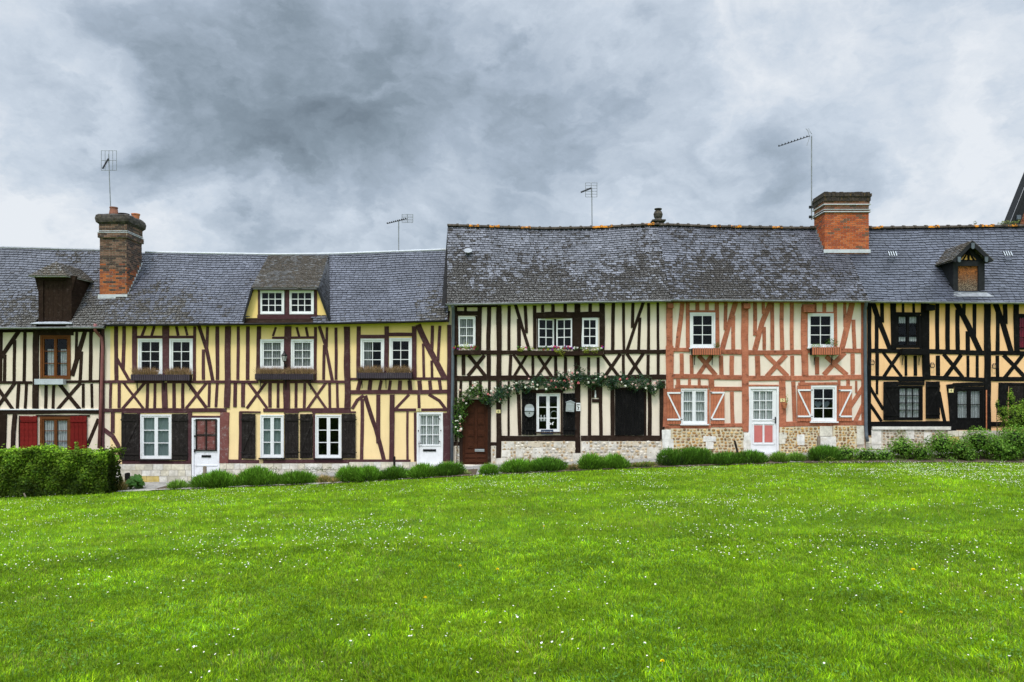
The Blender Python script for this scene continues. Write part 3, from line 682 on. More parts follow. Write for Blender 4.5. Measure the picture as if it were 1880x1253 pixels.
# ================================================================== HOUSE: yellow
h2 = thing('timber_framed_house', (-7.8, 0, gz(-7.8)), 'yellow plastered timber-framed house with plum-coloured beams, a wide roof dormer and two white doors', 'house', 'row of half-timbered houses')
wB = [(272, 193, 438, 432), (485, 193, 643, 432)]; wBC = [(-80, 197, 80, 400), (127, 197, 281, 400)]; wC = [(598, 193, 758, 418), (792, 187, 945, 418)]
gB = (289, 705, 500, 1006); gC = (-80, 707, 79, 998); gC2 = (292, 707, 469, 1000); dB = (637, 728, 826, 1160); dC = (978, 690, 1156, 1045)
op2 = [rect(ZB, *r) for r in wB + [gB, dB]] + [rect(ZC, *r) for r in wBC + wC + [gC, gC2, dC]]
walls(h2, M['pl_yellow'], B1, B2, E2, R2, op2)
W2 = M['w_plum']
frame(h2, W2, ZB, '''123,110,123,475,24; 177,110,170,400,22; 250,110,246,475,30; 715,265,712,470,20; 742,110,735,280,18; 655,110,652,475,18; 808,110,808,470,22; 949,110,947,470,18; 1015,110,1012,470,22; 1090,110,1085,475,26;
 88,490,85,662,16; 144,490,142,660,18; 337,495,332,662,18; 388,495,383,662,16; 515,495,515,662,22; 575,495,574,662,20; 754,490,749,655,17; 808,490,800,655,17; 929,485,927,655,22; 983,490,982,655,24; 1165,490,1165,657,22; 1218,490,1218,660,16;
 322,110,297,175,16; 382,110,362,175,16; 530,110,542,172,16; 590,110,605,170,14; 102,690,100,830,24; 168,690,168,1015,14; 965,685,962,1010,20; 276,690,279,1012,20''', 'stud')
frame(h2, W2, ZB, '36,105,36,940,16; 460,110,460,480,42; 450,490,455,662,34; 880,110,873,660,36; 622,690,612,1030,30', 'post')
frame(h2, M['w_redpost'], ZB, '860,690,850,1035,56', 'post')
frame(h2, W2, ZB, '40,484,450,484,18; 470,484,862,484,18; 35,676,870,676,24; 165,1027,632,1031,22; 878,1022,1090,1024,22; 262,181,440,181,16; 482,181,650,181,16; 625,720,860,720,14; 170,690,600,690,10; 962,688,1100,690,10; 890,484,1085,484,18', 'beam')
frame(h2, W2, ZB, '683,108,735,265,775,470,22; 130,330,212,478,20; 175,492,305,662,16; 315,492,170,662,18; 610,492,730,655,22; 735,490,600,658,18; 1018,490,1140,657,18; 1135,490,1010,657,18; 38,805,100,850,135,910,160,985,26', 'brace')
frame(h2, W2, ZC, '''292,115,290,475,18; 352,235,348,470,18; 370,115,365,250,16; 430,118,432,470,18; 585,110,580,460,24; 1083,105,1080,270,20; 1020,225,1025,455,16; 1078,340,1080,455,16; 1135,105,1122,340,18;
 25,115,5,175,14; 165,115,182,178,14; 228,115,240,178,16; 40,490,38,660,16; 162,490,160,660,18; 220,490,215,660,18; 388,490,390,660,16; 440,490,442,660,16;
 595,475,578,540,26; 665,475,658,540,26; 738,475,725,540,18; 800,475,790,540,18; 865,475,862,540,24; 928,475,935,540,26; 995,475,1002,538,26; 1065,475,1070,538,22; 1130,472,1138,538,20;
 610,600,605,1010,22; 718,570,715,800,26; 715,780,720,900,28; 990,570,992,665,18; 915,685,915,1010,14; 966,690,968,1022,16; 283,695,283,1005,14; 85,690,85,700,10''', 'stud')
frame(h2, W2, ZC, '105,110,98,480,42; 98,485,98,665,40; 505,112,508,665,38; 773,110,772,422,26; 960,110,960,455,28; 1197,100,1192,1022,24; 812,570,808,1015,30; 1170,695,1172,1022,30', 'post')
frame(h2, W2, ZC, '-80,484,490,484,18; 525,466,1190,462,16; 525,554,1190,551,26; -60,676,530,672,22; 270,690,565,690,12; 0,186,290,185,14; 590,178,765,178,22; 785,164,955,164,22; 825,674,1190,672,18; -60,1022,520,1022,22; 520,1018,935,1018,16; 85,692,180,692,8', 'beam')
frame(h2, W2, ZC, '320,115,360,240,405,470,20; 988,105,1040,220,1165,455,36; 245,490,365,665,16; 362,490,240,665,16; 612,580,575,607,543,660,20; 630,585,700,800,752,1005,26; 920,575,832,668,18; 1065,572,1130,612,1172,668,20', 'brace')
for i, r in enumerate(wB): window(h2, ZB, r, 1, 2, 3, 'white', None, ow=.06, fw=.05, bw=.023)
for r in wBC: window(h2, ZC, r, 1, 2, 3, 'white', 'greycloth', ow=.06, fw=.05, bw=.023)
w4 = window(h2, ZC, wC[0], 1, 2, 3, 'white', None, ow=.06, fw=.05, bw=.023); window(h2, ZC, wC[1], 1, 2, 3, 'white', None, ow=.06, fw=.05, bw=.023)
x0, x1, z0, z1 = rect(ZC, *wC[0]); drape(w4, 'greycloth', x0 + .1, x0 + .32, z0 + .1, z1 - .05, .12)
for z_, r, cu in ((ZB, gB, 'blind'), (ZC, gC, 'blind'), (ZC, gC2, None)): window(h2, z_, r, 2, 1, 3, 'white', cu, ow=.045, fw=.055, bw=.025, sill='w_grey')
for z_, r, s_ in ((ZB, (163, 700, 283, 1015), 1), (ZB, (505, 700, 612, 1015), -1), (ZB, (975, 700, 1068, 1005), 1), (ZC, (85, 700, 178, 1002), -1), (ZC, (190, 700, 275, 1002), 1), (ZC, (472, 700, 566, 1002), -1)): shutter(h2, z_, r, 'w_grey', 4, side=s_)
# front doors
def door_base(house, z, r, mat, fmat, fw=.07, y=.0):
    x0, x1, z0, z1 = rect(z, *r); mb = MB(); mb.box(x0 + fw, x1 - fw, y - .005, y + .05, z0 + .02, z1 - fw); d = mb.build('door', M[mat], house)
    mb = MB(); mb.box(x0, x0 + fw - .003, y - .04, y + .06, z0, z1); mb.box(x1 - fw + .003, x1, y - .04, y + .06, z0, z1); mb.box(x0 + fw, x1 - fw, y - .037, y + .06, z1 - fw + .003, z1); mb.box(x0 + fw, x1 - fw, y - .06, y + .06, z0 - .04, z0 + .015)
    mb.build('door_frame', M[fmat], d); return d, x0 + fw, x1 - fw, z0 + .02, z1 - fw
def slot(d, z, r, mat='blackmetal', y=-.012):
    a, b, c, e = rect(z, *r); mb = MB(); mb.box(a, b, y - .012, y + .01, c, e); mb.box(a + .01, b - .01, y - .02, y, (c + e) / 2, e - .004); mb.build('letter_slot', M[mat], d)
def handle(d, x, z, y=-.02, s_=1):
    mb = MB(); mb.box(x - .018, x + .018, y - .008, y + .005, z - .11, z + .11); mb.tube([(x, y, z + .03), (x, y - .05, z + .03), (x + s_ * .11, y - .05, z + .03)], .011, 6); mb.build('handle', M['blackmetal'], d)
d, a, b, c, e = door_base(h2, ZB, dB, 'whitedoor', 'whitedoor')
px0, px1, pz0, pz1 = rect(ZB, 662, 735, 805, 952)
mb = MB(); cw = .045
for i in range(3): xx = px0 + (px1 - px0 - cw) * i / 2; mb.box(xx, xx + cw, -.045, -.006, pz0, pz1, vert=True)
for i in range(3): zz = pz0 + (pz1 - pz0 - cw) * i / 2; mb.box(px0 + cw, px1 - cw, -.042, -.006, zz, zz + cw)
mb.build('door_panel_frame', M['w_grey'], d)
mb = MB()
for i in range(2):
    for j_ in range(2):
        xa = px0 + cw + (px1 - px0 - cw) / 2 * i; za = pz0 + cw + (pz1 - pz0 - cw) / 2 * j_; w_ = (px1 - px0 - cw) / 2 - cw; h_ = (pz1 - pz0 - cw) / 2 - cw
        mb.box(xa + .004, xa + w_ - .004, -.018, -.006, za + .004, za + h_ - .004, vert=True); mb.box(xa + .04, xa + w_ - .04, -.03, -.018, za + .05, za + h_ - .05, vert=True)
mb.build('door_panel', M['w_redpost'], d)
slot(d, ZB, (702, 980, 765, 995)); mb = MB(); x0, x1, z0, z1 = rect(ZB, 662, 1050, 805, 1125)
for zz in (z0, z1): mb.box(x0 - .02, x1 + .02, -.022, -.006, zz - .012, zz + .012)
mb.build('door_moulding', M['whitedoor'], d)
mb = MB(); q = ZB(657, 950); mb.box(q[0] - .02, q[0] + .02, -.05, -.02, q[2] - .05, q[2] + .05); q = ZB(657, 850); mb.box(q[0] - .015, q[0] + .015, -.05, -.02, q[2] - .03, q[2] + .02); mb.build('handle', M['blackmetal'], d)
def glazed_door(house, z, r, pr, cu='curtain', hs=1, cols=3, rows=3):
    d, a, b, c, e = door_base(house, z, r, 'white', 'white'); p0, p1, p2, p3 = rect(z, *pr)
    # the leaf is rebuilt as stiles and rails round the glass
    me = d.data; mb = MB(); o = ORG[d.name]
    for bx in ((a, p0, c, e), (p1, b, c, e), (p0, p1, p3, e), (p0, p1, c, p2)): mb.box(bx[0], bx[1], -.005, .05, bx[2], bx[3])
    for i in range(1, cols): x = p0 + (p1 - p0) * i / cols; mb.box(x - .014, x + .014, .0, .03, p2, p3)
    for i in range(1, rows): zz = p2 + (p3 - p2) * i / rows; mb.box(p0, p1, .002, .028, zz - .014, zz + .014)
    t_ = mb.build('door', M['white'], None, loc=o); d.data = t_.data; ORG.pop(t_.name); bpy.data.objects.remove(t_)
    mb = MB(); mb.quad((p0, .015, p2), (p1, .015, p2), (p1, .015, p3), (p0, .015, p3)); mb.build('pane', M['glass'], d)
    drape(d, cu, p0 - .02, p1 + .02, p2 - .02, p3 + .02, .045, .006)
    mb = MB(); mb.box(p0 - .05, p1 + .05, -.02, -.003, p2 - .05, p2 - .015); mb.build('door_moulding', M['white'], d); mb = MB(); mb.box(p0 - .03, p1 + .03, -.014, -.003, p3 + .012, p3 + .03); mb.build('door_moulding', M['white'], d)
    return d, a, b, c, e
d, a, b, c, e = glazed_door(h2, ZC, dC, (1002, 713, 1128, 908)); slot(d, ZC, (1020, 940, 1108, 955)); handle(d, ZC(990, 905)[0], ZC(990, 905)[2], s_=1)
mb = MB()
for (x, y) in ((989, 815), (1140, 813), (1132, 888), (1132, 735)): q = ZC(x, y); mb = MB(); mb.box(q[0] - .013, q[0] + .013, -.055, -.03, q[2] - .02, q[2] + .02); mb.build('hinge', M['blackmetal'], d)
# plinth in three lengths, broken at the door
dxa, dxb, _, _ = rect(ZB, *dB); ashlar(h2, -13.36, dxa - .01, ZB(0, 1040)[2], 3, .20); ashlar(h2, dxb + .01, ZC(520, 0)[0], ZB(0, 1036)[2], 3, .19, bw=.26)
dxc, _, _, _ = rect(ZC, *dC); ashlar(h2, ZC(523, 0)[0], dxc - .02, ZC(0, 1026)[2], 3, .20, bw=.22)
mb = MB(); mb.box(dxa + .0, dxb, -.30, .0, ZB(0, 1160)[2] - .4, ZB(0, 1163)[2] - .04, (.55, .52, .46)); mb.build('doorstep', M['lime'], h2)
mb = MB(); z_ = ZC(0, 1045)[2]; mb.box(dxc, rect(ZC, *dC)[1], -.30, .0, z_ - .4, z_ - .04, (.55, .52, .46)); mb.build('doorstep', M['lime'], h2)
# roof with the wide dormer left open
b2 = lambda p: .10 * nb(p, .5, 9) + (.20 * max(0, 1 - (p[2] - 4.5) / 2.2) if p[0] < -8.0 else .16 * max(0, 1 - (p[2] - 4.5) / 1.3)) + (.16 if p[0] > -3.3 and p[2] < 6.1 else 0) + (.08 if p[0] < -11 else 0)
DFL, DFR = -8.58, -6.42; DBL, DBR = -8.76, -6.60
skd2 = lambda p: -8.8 < p[0] < -6.62 and p[2] < 6.9
rf = main_roof(h2, B1 - .07, B2, B1 - .05, B2 - .02, E2, R2, M['slate2'], b2, skd2)
mb = MB(); mb.tube([(x, RY, roof_z(R2, x, RY) + .01) for x in np.linspace(-13.2, B2 - .02, 24)], .042, 8); mb.build('ridge', M['lead'], rf, smooth=True)
gutter(h2, B1 + .02, B2 + .06, E2, M['blackmetal'])
zq = lambda py, Y=-.12: CZ + (730 - py) * (CD + Y) / F; xq = lambda px, Y=-.12: (px - 940) * (CD + Y) / F
mb = MB(); Wp = [(478, 524), (532, 578)]
edge = lambda py, s_: (449 + (466 - 449) * (585 - py) / 54) if s_ < 0 else (603 + (584 - 603) * (585 - py) / 54)
def strip(l0, r0, l1, r1, pa, pb, y=-.12): mb.quad((xq(l0), y, zq(pa)), (xq(r0), y, zq(pa)), (xq(r1), y, zq(pb)), (xq(l1), y, zq(pb)))
strip(edge(590, -1), edge(590, 1), edge(578, -1), edge(578, 1), 590, 578); strip(edge(578, -1), 478, edge(534, -1), 478, 578, 534); strip(578, edge(578, 1), 578, edge(534, 1), 578, 534); strip(524, 532, 524, 532, 578, 534); strip(edge(534, -1), edge(534, 1), edge(529, -1), edge(529, 1), 534, 529)
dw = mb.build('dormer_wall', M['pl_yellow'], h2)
mb = MB()
for (l, r_, pa, pb) in ((474, 478, 578, 530), (524.3, 531.7, 578, 530), (578, 582, 578, 530)): mb.box(xq(l), xq(r_), -.15, -.10, zq(pa), zq(pb))
mb.box(xq(473), xq(583), -.155, -.10, zq(586), zq(578.2)); mb.box(xq(473), xq(583), -.152, -.10, zq(533.8), zq(530)); mb.build('dormer_frame', W2, dw)
for l, r_ in Wp: window(h2, Z1, (l, 534, r_, 578), 1, 3, 3, 'white', None, ow=.05, fw=.04, bw=.026, y=-.11)
mb = MB(); mb.box(xq(468), xq(584), .9, .92, 4.6, 6.3); mb.build('dormer_interior', M['dark'], dw)
zr = lambda x: roof_z(R2, x, RY) - .0
A_ = Vector((DFR, -.30, zq(529, -.3))); Bk = Vector((DBR, RY - .02, zr(DBR) - .03)); Cc = Vector((xq(606, -.3), -.30, roof_z(E2, xq(606, -.3), EY) - .02)); A2 = Vector((DFL, -.30, zq(529, -.3))); B2_ = Vector((DBL, RY - .02, zr(DBL) - .03)); C2 = Vector((xq(446, -.3), -.30, roof_z(E2, xq(446, -.3), EY) - .02))
mb = MB(); dn = Vector((0, 0, -.05)); mb.poly([A2, A_, Bk, B2_], (.5, .5, .4)); mb.poly([A2 + dn, A_ + dn, A_, A2], (0, 0, 0)); mb.poly([A2 + dn, A_ + dn, A_ + Vector((0, .2, 0)) , A2 + Vector((0, .2, 0))])
f_, w_ = tri(A2 + Vector((-.03, 0, 0)), A_ + Vector((.03, 0, 0)), B2_, Bk); slates(mb, f_, w_, (Bk - A_).length, .14, .105, lambda p: .13 + .08 * nb(p, .8))
mb.build('dormer_roof', M['slatedorm'], dw)
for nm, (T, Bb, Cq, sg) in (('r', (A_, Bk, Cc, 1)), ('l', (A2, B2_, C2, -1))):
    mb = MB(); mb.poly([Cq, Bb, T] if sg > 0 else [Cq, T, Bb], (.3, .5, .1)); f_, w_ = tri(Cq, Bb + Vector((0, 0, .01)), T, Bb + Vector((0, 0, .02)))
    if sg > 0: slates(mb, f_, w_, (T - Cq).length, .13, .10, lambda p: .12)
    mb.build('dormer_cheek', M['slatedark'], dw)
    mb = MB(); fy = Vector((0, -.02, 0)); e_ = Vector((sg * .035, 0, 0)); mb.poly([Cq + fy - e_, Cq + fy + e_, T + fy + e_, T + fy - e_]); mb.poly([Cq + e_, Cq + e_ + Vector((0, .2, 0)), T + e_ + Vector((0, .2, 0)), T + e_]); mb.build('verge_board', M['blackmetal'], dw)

# ================================================================== HOUSE: ivory with roses
h3 = thing('timber_framed_house', (1.6, 0, gz(1.6)), 'ivory plastered timber-framed house with near-black brown beams and a rose garland over its arched door', 'house', 'row of half-timbered houses')
w31 = (112, 155, 232, 358); w33 = (249, 162, 361, 360); g3 = (645, 676, 801, 933)
oD2 = (650, 168, 848, 365)
a0 = rect(ZD, *(650, 165, 757, 368)); a1 = rect(ZE, 90, 165, 191, 368); opx = (a0[0], a1[1], a0[2], a0[3])
dr = rect(ZD, 143, 718, 322, 1155)
op3 = [rect(ZD, *w31), opx, rect(ZE, *w33), rect(ZD, *g3), dr, rect(ZE, 320, 632, 368, 704)]
walls(h3, M['pl_ivory'], B2 + .01, B3, E3, R3, op3)
W3 = M['w_umber']
frame(h3, W3, ZD, '''165,85,165,118,18; 325,85,318,380,26; 460,80,458,380,20; 525,170,525,380,24; 568,80,578,265,20; 632,80,632,372,22; 688,75,688,124,18; 757,75,757,126,20; 840,70,840,128,20; 243,150,243,380,30;
 150,415,150,550,24; 322,410,322,555,26; 470,412,465,555,20; 620,415,620,555,18; 773,425,778,555,18; 840,425,840,560,16;
 135,590,130,700,18; 198,590,198,660,18; 265,590,268,700,18; 325,590,325,730,18; 457,590,455,960,14; 508,585,515,680,20; 525,680,532,958,22; 637,670,637,955,12''', 'stud')
frame(h3, W3, ZD, '100,85,98,1000,16; 262,85,255,385,28; 392,80,388,1110,32; 106,140,108,385,16; 135,740,134,1150,20; 328,720,325,1140,20', 'post')
frame(h3, W3, ZD, '95,130,270,130,28; 95,397,380,397,26; 405,397,640,397,26; 640,144,848,144,38; 620,400,848,400,30; 95,571,378,571,32; 404,571,848,573,32; 405,978,848,978,36; 85,1015,130,1015,24; 335,1015,375,1015,22; 545,657,810,657,26; 110,85,380,82,14', 'beam')
frame(h3, W3, ZD, '505,80,550,230,598,385,20; 190,420,295,550,24; 288,420,185,550,22; 492,415,590,555,18; 580,415,495,555,18; 660,425,745,555,20; 740,430,650,555,18', 'brace')
frame(h3, W3, ZE, '''55,70,55,124,20; 137,68,137,124,18; 308,65,308,122,22; 465,62,460,380,22; 533,62,535,380,18; 598,62,593,230,20; 645,160,635,378,18; 703,62,703,380,18; 766,60,768,380,16;
 75,425,75,560,20; 142,430,142,560,18; 297,430,297,560,18; 362,430,362,560,18; 532,410,533,555,18; 700,410,700,550,20; 768,405,768,550,18;
 303,585,303,960,22; 380,585,380,960,22; 458,580,458,960,26; 710,580,710,958,24; 115,670,115,955,12; 680,640,680,958,14; 128,590,128,660,14''', 'stud')
frame(h3, W3, ZE, '220,68,222,1075,36; 220,125,221,385,56; 388,65,385,385,34; 797,590,795,985,32', 'post')
frame(h3, W3, ZE, '0,144,380,142,38; -20,404,205,404,34; 238,404,395,402,34; 400,395,820,390,26; -20,572,205,571,30; 240,568,820,563,30; 245,978,783,978,36; -10,978,205,978,36; 320,722,372,722,22; 318,622,372,620,22; 475,642,680,642,16; 0,660,125,660,18', 'beam')
frame(h3, W3, ZE, '665,62,615,210,560,378,20; 395,415,500,558,20; 508,412,408,555,22; 560,410,658,555,20; 665,410,568,555,22', 'brace')
window(h3, ZD, w31, 1, 2, 3, 'white', 'greycloth', ow=.02, fw=.055, bw=.025)
# wide opening with two casements folded inward
mb = MB(); X0, X1, Z0, Z1_ = opx; mb.box(X0 - .01, X0 + .02, -.02, .06, Z0, Z1_); mb.box(X1 - .02, X1 + .01, -.02, .06, Z0, Z1_); mb.box(X0 + .02, X1 - .02, -.018, .06, Z0 - .02, Z0 + .03)
wn = mb.build('window', W3, h3); leaf(wn, M['white'], X0 + .025, X0 + .60, Z0 + .03, Z1_ - .01, 2, 3, 0, .045, .026, rot=(X0 + .025, R(20))); leaf(wn, M['white'], X1 - .56, X1 - .025, Z0 + .03, Z1_ - .01, 2, 3, 0, .045, .026, rot=(X1 - .025, R(-14)))
window(h3, ZE, w33, 1, 2, 3, 'white', None, ow=.02, fw=.055, bw=.025)
window(h3, ZD, g3, 2, 1, 3, 'white', None, ow=.025, fw=.055, bw=.025, sill='w_umber')
shutter(h3, ZD, (545, 668, 640, 955), 'w_black', 4, side=1); shutter(h3, ZE, (122, 672, 205, 955), 'w_black', 4, side=-1)
s3 = shutter(h3, ZE, (474, 648, 672, 957), 'w_black', 9, battens=False); s3['label'] = 'closed black double shutter'
# arched panelled door
mb = MB(); x0, x1, z0, z1 = dr; pts = [(x0, z0), (x1, z0), (x1, z1 - .45)] + [((x0 + x1) / 2 + (x1 - x0) / 2 * math.cos(t), z1 - .45 + .45 * math.sin(t)) for t in [math.pi * k / 12 for k in range(1, 12)]] + [(x0, z1 - .45)]
mb.prism(pts, .03, .07); dd = mb.build('door', M['w_door'], h3)
mb = MB()
for i in range(2):
    for j_ in range(5):
        xa = ZD(180 + i * 70, 0)[0]; za = ZD(0, 1130 - j_ * 80)[2]
        if j_ < 1: continue
        mb.box(xa - .045 + .04, xa + .19, .008, .029, za - .10 + .13, za + .24, vert=True); mb.box(xa + .04, xa + .145, -.006, .008, za + .085, za + .185, vert=True)
for xc in (148, 236, 312): q = ZD(xc, 0)[0]; mb.box(q - .022, q + .022, .0, .029, z0, z1 - .3, vert=True)
for j_ in range(3): zc = ZD(0, 1130 - j_ * 32)[2]; mb.box(x0 + .1, x1 - .1, .012, .029, zc - .05, zc + .06)
mb.build('door_panel', M['w_door'], dd); slot(dd, ZD, (228, 1050, 292, 1067), 'mailbox', -.01)
mb = MB(); ring = []
for k in range(13):
    t = math.pi * k / 12
    for rr in (0, 1): pass
ou = [((x0 + x1) / 2 + ((x1 - x0) / 2 + .0) * math.cos(t), z1 - .45 + .45 * math.sin(t)) for t in [math.pi * k / 12 for k in range(13)]]
for (a, b) in zip(ou, ou[1:]): mb.poly([(a[0], -.012, a[1]), (a[0] * 1, -.012, z1 + .02), (b[0], -.012, z1 + .02), (b[0], -.012, b[1])][::-1]); mb.poly([(a[0], -.012, a[1]), (b[0], -.012, b[1]), (b[0], .05, b[1]), (a[0], .05, a[1])])
mb.build('door_arch', W3, dd)
mb = MB(); mb.box(x0 - .05, x1 + .05, -.35, .0, z0 - .4, z0 - .015, (.60, .57, .50)); mb.build('doorstep', M['lime'], h3)
# niche with a pointed arch
mb = MB(); a, b, c, e = rect(ZE, 320, 632, 368, 704); xm = (a + b) / 2
mb.prism([(a, c), (b, c), (b, e), (xm, e - .02)][:3] + [(a, e)], .12, .14); n_ = mb.build('niche', M['dark'], h3)
mb = MB(); mb.prism([(a - .01, c), (a + .07, c), (a + .09, e - .14), (xm, e - .03), (xm, e + .01), (a - .01, e + .01)], -.02, .02); mb.prism([(b + .01, e + .01), (xm, e + .01), (xm, e - .03), (b - .09, e - .14), (b - .07, c), (b + .01, c)], -.021, .02); mb.build('niche_arch', W3, n_)
RUB = [(.52, .43, .30), (.60, .55, .46), (.45, .33, .19), (.36, .25, .14), (.64, .60, .53), (.50, .46, .40)]
M['mortar3'] = m_plain('pale_lime_mortar', (.56, .50, .40), .95, .2, 6)
px_ = ZD(405, 0)[0]; pz = ZD(0, 997)[2]; gg = lambda x: gz(x) - .02
flintwork(h3, px_, ZE(205, 0)[0], gg, pz, -.045, RUB, (.08, .05), 'mortar3'); flintwork(h3, ZE(243, 0)[0], ZE(785, 0)[0], gg, pz, -.045, RUB, (.08, .05), 'mortar3')
flintwork(h3, ZD(92, 0)[0], ZD(126, 0)[0], gg, ZD(0, 1028)[2], -.03, RUB, (.05, .045), 'mortar3'); flintwork(h3, ZD(338, 0)[0], ZD(371, 0)[0], gg, ZD(0, 1028)[2], -.03, RUB, (.05, .045), 'mortar3')
for z_, r in ((ZD, (410, 1003, 495, 1050)), (ZD, (505, 1040, 552, 1105)), (ZD, (618, 1040, 688, 1110)), (ZD, (590, 1003, 685, 1035)), (ZE, (155, 1003, 205, 1072)), (ZE, (250, 1005, 300, 1060)), (ZE, (430, 1003, 485, 1055)), (ZE, (690, 1042, 778, 1120)), (ZE, (560, 1003, 640, 1028)), (ZE, (190, 1078, 245, 1140)), (ZD, (372, 1112, 440, 1160)), (ZE, (60, 1003, 110, 1040)), (ZD, (410, 1055, 470, 1100))): block(h3, z_, r, -.062, random.choice([(.60, .56, .48), (.66, .62, .54), (.58, .50, .38)]))
def b3(p):
    v = (p[2] - 5.3) / 3.0
    return .24 * max(0, 1 - v * 1.55) ** .8 + .10 * max(0, 1 - abs(p[0] + 1.9) / .8) + .10 * nb(p, .45, 5) + .07 * max(0, 1 - abs(p[0] - 4.7) / .7)
rf = main_roof(h3, xq(821, EY), B3, xq(821.5, RY), B3, E3, R3, M['slate3'], b3)
ridge_tiles(rf, xq(821.5, RY), B3, R3, orange=(-1.6, -.6, .5, 3.2), L_=.37)
gutter(h3, xq(819, EY), B3, E3, M['zinc'])
mb = MB(); mb.tube([ZD(75, 78, -.36), ZD(80, 100, -.2), ZD(82, 130, -.09), ZD(80, 400, -.09), ZD(74, 800, -.09), ZD(72, 1135, -.09)], .052, 10); mb.build('drainpipe', M['greyblue'], h3, smooth=True)
mb = MB(); q = P(859, 459, .9); c_ = math.cos(R(42)); s_ = math.sin(R(42)); mb.T = lambda p_, q=q: (p_[0], q[1] + .15 + (p_[1] - q[1]) * c_ - (p_[2] - q[2]) * s_, q[2] + (p_[1] - q[1]) * s_ + (p_[2] - q[2]) * c_); mb.lathe((q[0], q[1], q[2]), [(.05, -.30), (.05, -.02), (.145, -.015), (.155, .005), (.14, .02), (.10, .008), (.01, .0)], 18); mb.build('vent_cap', M['zinc'], h3, smooth=True)
mb = MB(); q = (5.29, 2.2, zf(409, 2.2)); mb.box(q[0] - .16, q[0] + .16, 2.05, 2.35, q[2] - .4, q[2] + .02); mb.box(q[0] - .24, q[0] + .24, 1.98, 2.42, q[2] + .02, q[2] + .07)
mb.lathe((q[0], q[1], q[2] + .06), [(.20, 0), (.12, .08), (.15, .14), (.17, .24), (.13, .34), (.08, .38), (.13, .40), (.14, .44), (.05, .46)], 12); mb.build('chimney', M['concrete'], h3)

# ================================================================== HOUSE: salmon timbers
h4 = thing('timber_framed_house', (8.5, 0, gz(8.5)), 'timber-framed house with salmon-red beams and a white door with two pink panels', 'house', 'row of half-timbered houses')
w41 = (252, 130, 428, 375); w42 = (465, 136, 645, 372); g41 = (190, 662, 372, 905); g42 = (485, 640, 665, 888); d4 = (52, 648, 262, 1108)
walls(h4, M['pl_pinkish'], B3 + .01, B4, E4, R4, [rect(ZF, *w41), rect(ZG, *w42), rect(ZF, *g41), rect(ZG, *g42), rect(ZG, *d4)])
W4 = M['w_salmon']
frame(h4, W4, ZF, '''200,55,185,200,165,375,28; 238,55,238,378,24; 305,55,305,115,24; 370,55,370,112,24; 440,55,445,372,26; 503,55,500,250,22; 555,150,555,385,24; 706,55,705,290,24;
 195,415,195,560,26; 265,425,265,560,24; 470,430,472,565,28; 545,430,545,565,28; 170,595,170,640,26; 250,595,250,638,18; 317,595,317,638,18; 545,680,550,905,24; 381,665,381,905,16''', 'stud')
frame(h4, W4, ZF, '108,60,108,370,40; 112,362,112,660,48; 86,660,84,925,40; 632,60,640,960,42; 400,590,402,655,34', 'post')
frame(h4, W4, ZF, '137,388,250,390,26; 455,403,610,405,32; 140,575,612,582,30; 150,645,380,648,20; 420,660,615,662,26; 78,925,398,928,24; 400,915,620,913,24; 250,122,428,122,14; 280,392,455,402,20; 130,54,600,54,14', 'beam')
frame(h4, W4, ZF, '572,55,520,230,480,380,32; 320,435,430,560,28; 400,440,315,560,28', 'brace')
frame(h4, W4, ZG, '''98,55,100,290,22; 155,55,157,140,20; 162,230,162,388,22; 218,60,220,388,24; 285,55,287,388,26; 355,55,355,388,24; 515,65,515,130,22; 583,65,583,130,24; 657,60,657,372,24; 725,60,725,230,20; 785,180,792,380,24;
 115,430,118,570,32; 357,430,360,570,24; 530,440,530,560,26; 778,415,779,560,26; 365,610,373,890,26; 430,605,430,638,30; 683,600,683,638,18; 747,600,747,640,22; 803,605,803,690,14; 476,640,476,890,12; 672,640,672,890,10''', 'stud')
frame(h4, W4, ZG, '440,90,445,570,40; 287,604,290,965,42; 850,55,853,910,24', 'post')
frame(h4, W4, ZG, '52,407,420,407,30; 680,393,845,396,28; 52,588,345,587,32; 348,588,855,580,32; 52,638,262,638,10; 400,627,670,625,18; 310,908,865,898,32; 466,131,648,131,9; 465,400,660,396,20; 60,54,840,54,14', 'beam')
frame(h4, W4, ZG, '205,70,150,200,98,385,34; 775,70,740,230,703,378,36; 175,425,320,570,28; 310,430,185,570,30; 600,440,735,558,30; 720,415,585,560,32; 852,650,765,780,28; 850,775,800,880,26', 'brace')
for z_, x, y, w_, h_ in ((ZF, 110, 85, 42, 36), (ZF, 640, 88, 44, 36), (ZG, 462, 104, 74, 52)):
    mb = MB(); a = z_(x - w_ / 2, y + h_ / 2); b = z_(x + w_ / 2, y - h_ / 2); mb.box(a[0], b[0], -.20, -.045, a[2], b[2], j=.012); mb.build('beam_end', W4, h4)
window(h4, ZF, w41, 1, 2, 3, 'white', None, ow=.06, fw=.05, bw=.023, sill='white'); window(h4, ZG, w42, 1, 2, 3, 'white', None, ow=.05, fw=.045, bw=.023, sill='white')
window(h4, ZF, g41, 2, 1, 3, 'white', 'curtain', ow=.03, fw=.055, bw=.026, sill='white'); window(h4, ZG, g42, 1, 2, 3, 'white', None, ow=.06, fw=.05, bw=.023, sill='white')
for z_, r, s_ in ((ZF, (90, 657, 187, 910), -1), (ZF, (393, 655, 491, 908), 1), (ZG, (390, 638, 485, 888), -1), (ZG, (677, 640, 770, 888), 1)): shutter(h4, z_, r, 'w_shsal', 5, bmat='white', side=s_)
d, a, b, c, e = glazed_door(h4, ZG, d4, (88, 680, 220, 873)); handle(d, ZG(240, 880)[0], ZG(240, 880)[2], s_=-1)
